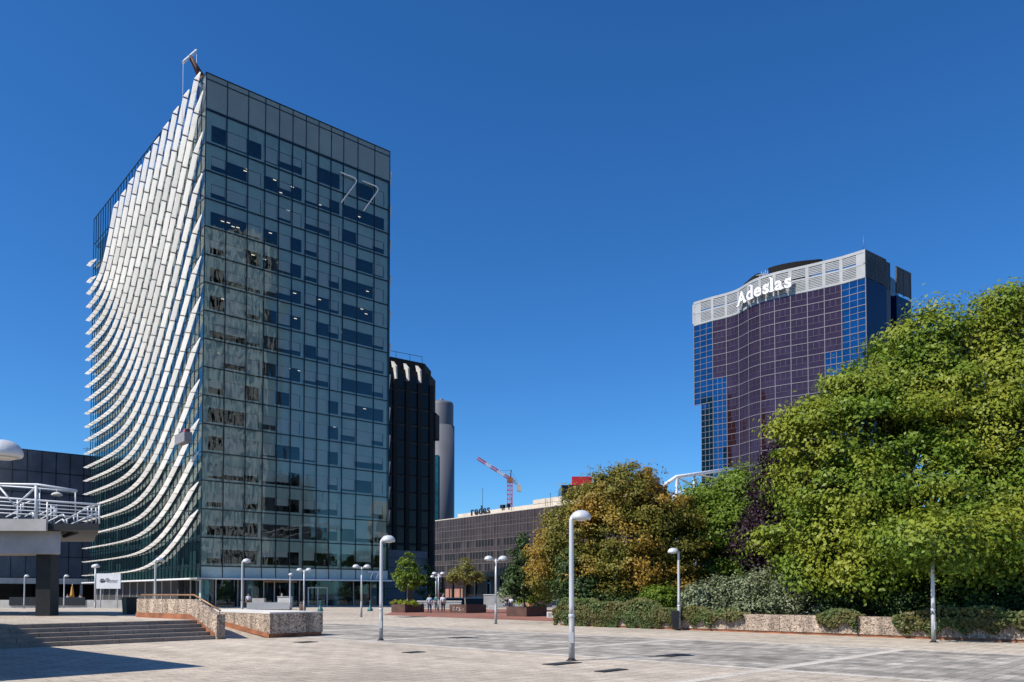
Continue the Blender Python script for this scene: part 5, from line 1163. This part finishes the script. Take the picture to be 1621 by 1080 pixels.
# young trees in the planters
def ptree(pl, c, fx, fy, name, label, th, tr, lobes, n, ls, lm, bark, seed, cr=0.35, stake=False):
    x = c.x + G[0] * fx + GP[0] * fy; y = c.y + G[1] * fx + GP[1] * fy
    t = tree(name, label, 'tree', (x, y, 0.62), th, tr, lobes, n, ls, lm, bark=bark, seed=seed, cr=cr, group=None, per=35)
    return t
ptree(pl1, c1, 1.1, 0.95, 'young_tree', 'bright green young tree with pale trunk in the left planter', 1.7, 0.06, [(0, 0, 2.2, 1.0, 0.9, 0.8), (-0.6, 0, 2.5, 0.75, 0.7, 0.7), (0.65, 0, 2.6, 0.75, 0.7, 0.7), (0, 0, 3.4, 0.8, 0.7, 0.8), (-0.1, 0, 4.3, 0.45, 0.45, 0.6), (0.5, 0, 3.4, .5, .5, .5)], 3800, 0.22, LFg, 'bark_pale', 71)
ptree(pl2, c2, 0.9, 1.05, 'spreading_tree', 'yellowish flat-bottomed tree in the scribbled planter', 2.0, 0.06, [(0, 0, 2.5, 1.4, 1.2, 0.5), (0.8, 0, 2.5, 0.9, 0.8, 0.45), (-0.8, 0, 2.5, 0.8, 0.8, 0.4), (0, 0, 3.1, 1.0, 0.9, 0.5), (-0.1, 0, 3.7, 0.6, 0.6, 0.45)], 4200, 0.17, LFy, 'bark_pale', 72)
ptree(pl3, c3, 0.9, 1.0, 'conical_tree', 'dark green conical tree in the planter nearest the hedge', 1.1, 0.07, [(-0.3, 0, 1.5, 1.05, 0.9, 0.8), (-0.7, 0, 2.1, 0.8, 0.8, 0.8), (-0.2, 0, 2.9, 0.95, 0.8, 0.9), (-0.25, 0, 4.0, 0.7, 0.6, 0.8), (-0.1, 0, 4.9, 0.35, 0.35, 0.7)], 6500, 0.20, LFd, 'bark', 73)
p = c1 + Vector((G[0] * 1.0 + GP[0] * 0.9, G[1] * 1.0 + GP[1] * 0.9, 0))
tree('lime_shrub', 'lime yellow low shrub spilling over the left planter', 'shrub', (p.x, p.y, 0.6), 0.15, 0.03, [(-0.7, 0.1, 0.15, 0.7, 0.6, 0.28), (0.3, -0.2, 0.18, 0.7, 0.6, 0.3), (0.9, 0.5, 0.12, 0.5, 0.5, 0.22)], 2600, 0.11, LFl, seed=74, cr=0.22, limbs=False, stems=3)
# darker trees standing in the shade of the buildings behind
for i, (px, d, h, w, lm) in enumerate(((680, 112, 6.5, 1.7, LFd), (812, 100, 4.2, 2.0, LFs), (845, 78, 3.6, 1.4, LFg))):
    p = at(px, 940, d)
    tree('background_tree', ['dark conifer in the shade behind the twin lamps', 'small grey-green tree behind the conical tree', 'small fresh green tree at the left foot of the tawny tree'][i], 'tree', (p.x, p.y, 0), 1.0, 0.1, [(0, 0, h * 0.35, w, w, h * 0.25), (0, 0, h * 0.6, w * 0.75, w * .7, h * 0.22), (0, 0, h * 0.85, w * 0.4, w * .4, h * 0.18)], 2600, 0.28, lm, seed=80 + i, cr=0.5)
# trees that the lower panes of the tower mirror, right of the view
for i, (px, D_, h) in enumerate(((335, 205, 13), (430, 192, 11), (505, 190, 14), (565, 192, 12), (610, 188, 13))):
    x, y = mirror(px, D_)
    tree('street_tree', ['first', 'second', 'third', 'fourth', 'fifth'][i] + ' street tree along the far right of the plaza', 'tree', (x, y, 0), 3.2, 0.22, [(0, 0, h * 0.45, 3.6, 3.6, h * 0.2), (1.5, 0.6, h * 0.65, 2.8, 2.8, h * 0.2), (-1.2, -0.5, h * 0.7, 2.8, 2.8, h * 0.2), (0, 0, h * 0.88, 1.8, 1.8, h * 0.14)], 4500, 0.5, LFd, seed=90 + i, cr=1.0, group='street trees right of the view')
# ================================================================== PEOPLE
def skin(name, verts, edges, rad, m, parent, levels=1, root=0):
    me = bpy.data.meshes.new(name); me.from_pydata([tuple(v) for v in verts], edges, []); me.materials.append(m)
    o = link(name, me, parent); md = o.modifiers.new('skin', 'SKIN'); md.use_smooth_shade = True
    for i, r in enumerate(rad): o.data.skin_vertices[0].data[i].radius = (r, r) if not isinstance(r, tuple) else r
    for i in range(len(rad)): o.data.skin_vertices[0].data[i].use_root = (i == root)
    s = o.modifiers.new('sub', 'SUBSURF'); s.levels = levels; s.render_levels = levels
    return o
SKIN = mat('skin_tone', (0.45, 0.27, 0.19), 0.6, var=0.06)
HAIRD = mat('hair_dark', (0.03, 0.022, 0.018), 0.7); HAIRG = mat('hair_grey', (0.25, 0.24, 0.23), 0.8)
CL = {k: mat('cloth_' + k, c, 0.85, var=0.15, scale=8) for k, c in dict(blue=(0.33, 0.43, 0.55), white=(0.62, 0.63, 0.72), dark=(0.02, 0.02, 0.028), jeans=(0.035, 0.045, 0.09), teal=(0.03, 0.2, 0.22), grey=(0.3, 0.31, 0.33), brown=(0.16, 0.12, 0.09)).items()}
def person(label, loc, rz, top, legs, hair, h=1.66, stride=0.2, arm=0.12, seated=False, bent=0.0):
    t = thing('person', label, 'person', loc, rz); k = h / 1.75
    V_ = []; E_ = []; Rr = []
    def add(p, r, par=None):
        V_.append(Vector(p) * k); Rr.append(r * k)
        if par is not None: E_.append((par, len(V_) - 1))
        return len(V_) - 1
    hp = 0.48 if seated else 0.95; dz = hp - 0.95
    pel = add((0, 0, hp), 0.135); sp = add((0, 0.01, 1.15 + dz), 0.125, pel); ch = add((0, 0, 1.36 + dz), 0.15, sp); nk = add((0, 0.01, 1.50 + dz), 0.058, ch)
    hd = add((0, 0.03, 1.60 + dz), 0.082, nk); hd2 = add((0, 0.02, 1.68 + dz), 0.088, hd); add((0, 0.015, 1.735 + dz), 0.055, hd2)
    jaw = add((0, 0.085, 1.585 + dz), 0.035, hd)
    J = {}
    for s in (-1, 1):
        sh = add((s * 0.19, 0, 1.42 + dz), 0.06, ch); sw = arm * s
        if seated: el = add((s * 0.24, 0.08, 1.16 + dz), 0.044, sh); wr = add((s * 0.16, 0.30, 1.10 + dz), 0.03, el); pa = add((s * 0.13, 0.38, 1.10 + dz), 0.034, wr)
        else: el = add((s * 0.26, -0.03 + sw * 0.6, 1.13), 0.045, sh); wr = add((s * 0.25, 0.08 + sw * 1.5, 0.89), 0.03, el); pa = add((s * 0.24, 0.10 + sw * 1.8, 0.81), 0.034, wr)
        pv = V_[pa] / k; dv = Vector((0, 0.9, -0.1)) if seated else Vector((0, 0.25, -0.95))
        for q, (off, ln) in enumerate(((-0.03, 0.065), (-0.01, 0.078), (0.01, 0.072), (0.03, 0.055))):
            f1_ = add(pv + dv * 0.045 + Vector((off * 0.3, off, 0)), 0.0095, pa); add(pv + dv * (0.045 + ln * 0.6) + Vector((-s * 0.012, off, 0)), 0.0085, f1_)
        th_ = add(pv + Vector((-s * 0.03, 0.04, -0.01)), 0.011, wr); add(pv + Vector((-s * 0.04, 0.055, -0.05)), 0.009, th_)
        hi = add((s * 0.095, 0, hp - 0.06), 0.095, pel)
        if seated: kn = add((s * 0.12, 0.42, 0.47), 0.062, hi); an = add((s * 0.12, 0.40, 0.09), 0.04, kn)
        else:
            st = stride * s; kn = add((s * 0.1, st * 0.55 + 0.04, 0.50), 0.064, hi); an = add((s * 0.1, st - (0.05 if st < 0 else 0), 0.085 + (0.06 if st < -0.05 else 0)), 0.042, kn)
        a_ = V_[an] / k; add(a_ + Vector((0, 0.15, -0.055)), 0.034, an); J[s] = (sh, el, hi, kn, an)
    skin('body', V_, E_, Rr, SKIN, t)
    tv = [V_[pel] + Vector((0, 0, 0.02)), V_[sp], V_[ch], V_[nk] - Vector((0, 0, 0.05 * k))]; te = [(0, 1), (1, 2), (2, 3)]; tr = [0.158 * k, 0.15 * k, 0.172 * k, 0.075 * k]
    for s in (-1, 1):
        i = len(tv); tv += [V_[J[s][0]], V_[J[s][1]]]; te += [(2, i), (i, i + 1)]; tr += [0.078 * k, 0.062 * k]
    skin('shirt', tv, te, tr, top, t)
    lv = [V_[pel] - Vector((0, 0, 0.0))]; le = []; lr = [0.15 * k]
    for s in (-1, 1):
        i = len(lv); lv += [V_[J[s][2]], V_[J[s][3]], V_[J[s][4]] + Vector((0, 0, 0.01))]; le += [(0, i), (i, i + 1), (i + 1, i + 2)]; lr += [0.112 * k, 0.082 * k, 0.06 * k]
    skin('trousers', lv, le, lr, legs, t)
    hv = [V_[hd2] + Vector((0, -0.02, 0.01)), V_[hd2] + Vector((0, -0.035, 0.05)) * k, V_[hd2] + Vector((0, -0.05, -0.06)) * k]
    skin('hair', hv, [(0, 1), (0, 2)], [0.098 * k, 0.075 * k, 0.07 * k], hair, t)
    f = MB()
    for s in (-1, 1): f.lathe([(0.0, -0.008), (0.01, 0), (0.0, 0.008)], c=V_[hd2] + Vector((s * 0.03, 0.088, -0.012)) * k, n=6)
    f.tube([V_[hd] + Vector((-0.02, 0.085, -0.005)) * k, V_[hd] + Vector((0.02, 0.085, -0.005)) * k], 0.006, 4); f.build('eyes_and_mouth', HAIRD, t)
    for s in (-1, 1):
        f = MB(); q = V_[J[s][4]]; f.hexa([(q.x - .045, q.y - .09, q.z - .09), (q.x + .045, q.y - .09, q.z - .09), (q.x + .05, q.y + .2, q.z - .09), (q.x - .05, q.y + .2, q.z - .09)], [(q.x - .04, q.y - .07, q.z), (q.x + .04, q.y - .07, q.z), (q.x + .035, q.y + .16, q.z - .045), (q.x - .035, q.y + .16, q.z - .045)]); f.build('shoe', CL['dark'], t)
    return t
def bag(label, loc, m):
    t = thing('shoulder_bag', label, 'bag', loc); b = MB(); b.hexa([(-.06, -.14, -.15), (.06, -.14, -.15), (.06, .14, -.15), (-.06, .14, -.15)], [(-.045, -.13, .12), (.045, -.13, .12), (.045, .13, .12), (-.045, .13, .12)]); b.build('pouch', m, t)
    b = MB(); b.tube([(0, -.1, .12), (0, -.05, .26), (0, .05, .26), (0, .1, .12)], 0.012, 5); b.build('strap', m, t)
p = gnd(680, 970.5); person('person in pale blue shirt and dark jeans walking away, left of the pair', (p.x, p.y, 0), R(-4), CL['blue'], CL['jeans'], HAIRD, 1.6, 0.16)
bag('small pale bag hanging at the left walker\'s right hand', (p.x + 0.30, p.y + 0.05, 0.55), CL['white'])
p = gnd(701.5, 970); person('person in white shirt and black trousers walking away, right of the pair', (p.x, p.y, 0), R(8), CL['white'], CL['dark'], HAIRG, 1.64, -0.22, 0.16)
p = at(691, 965, 80); person('person in teal top walking ahead between the pair', (p.x, p.y, 0), R(0), CL['teal'], CL['jeans'], HAIRD, 1.58, 0.15)
p = at(754, 955, 122); person('far person in grey top walking towards us behind the yellowish tree', (p.x, p.y, 0), R(180), CL['grey'], CL['grey'], HAIRD, 1.6, 0.15)
p = at(767, 955, 122); person('far person in teal top striding left behind the yellowish tree', (p.x, p.y, 0), R(95), CL['teal'], CL['teal'], HAIRD, 1.66, 0.3)
p = at(393, 962, 90); person('person in white shirt standing at the grey bench block by the tower', (p.x, p.y, 0), R(200), CL['white'], CL['dark'], HAIRD, 1.68, 0.05)
p = at(446, 962, 88.5); person('person in pale top standing behind the pale counter block', (p.x, p.y, 0), R(150), CL['grey'], CL['dark'], HAIRG, 1.7, 0.05)
for px, lb in ((107, 'person in white shirt seated left of the folded parasol'), (127, 'person in white shirt seated right of the folded parasol')):
    p = at(px, 955, 98); person(lb, (p.x, p.y, 0.35), R(170), CL['white'], CL['dark'], HAIRD, 1.7, seated=True)
    t = thing('terrace_chair', 'dark terrace chair under the ' + ('left' if px < 115 else 'right') + ' seated person', 'chair', (p.x, p.y, 0.0), R(170)); b = MB(); b.box(-.24, .24, -.22, .24, 0.70, 0.745); b.build('seat', CL['dark'], t)
    b = MB(); b.box(-.24, .24, -.27, -.225, 0.75, 1.2); b.build('backrest', CL['dark'], t)
    for sx in (-1, 1):
        for sy in (-1, 1): b = MB(); b.tube([(sx * .2, sy * .19, 0), (sx * .2, sy * .19, .70)], .02, 5); b.build('leg', CL['dark'], t)
p = at(802, 957, 92); person('person in dark clothes seated by the far planter', (p.x, p.y, 0.1), R(200), CL['dark'], CL['jeans'], HAIRD, 1.7, seated=True)
p = at(809, 957, 92.5); person('person in white shirt seated beside the one in dark clothes', (p.x, p.y, 0.1), R(170), CL['white'], CL['jeans'], HAIRD, 1.7, seated=True)
p = at(805.5, 957, 92.5); t = thing('stone_bench', 'stone bench under the two seated people by the far planter', 'bench', (p.x, p.y, 0)); b = MB(); b.box(-.8, .8, -.3, .25, 0.42, 0.5); b.build('seat', M['concrete'], t); b = MB(); b.box(-.7, .7, -.2, .2, 0, .418); b.build('plinth', M['concrete'], t)
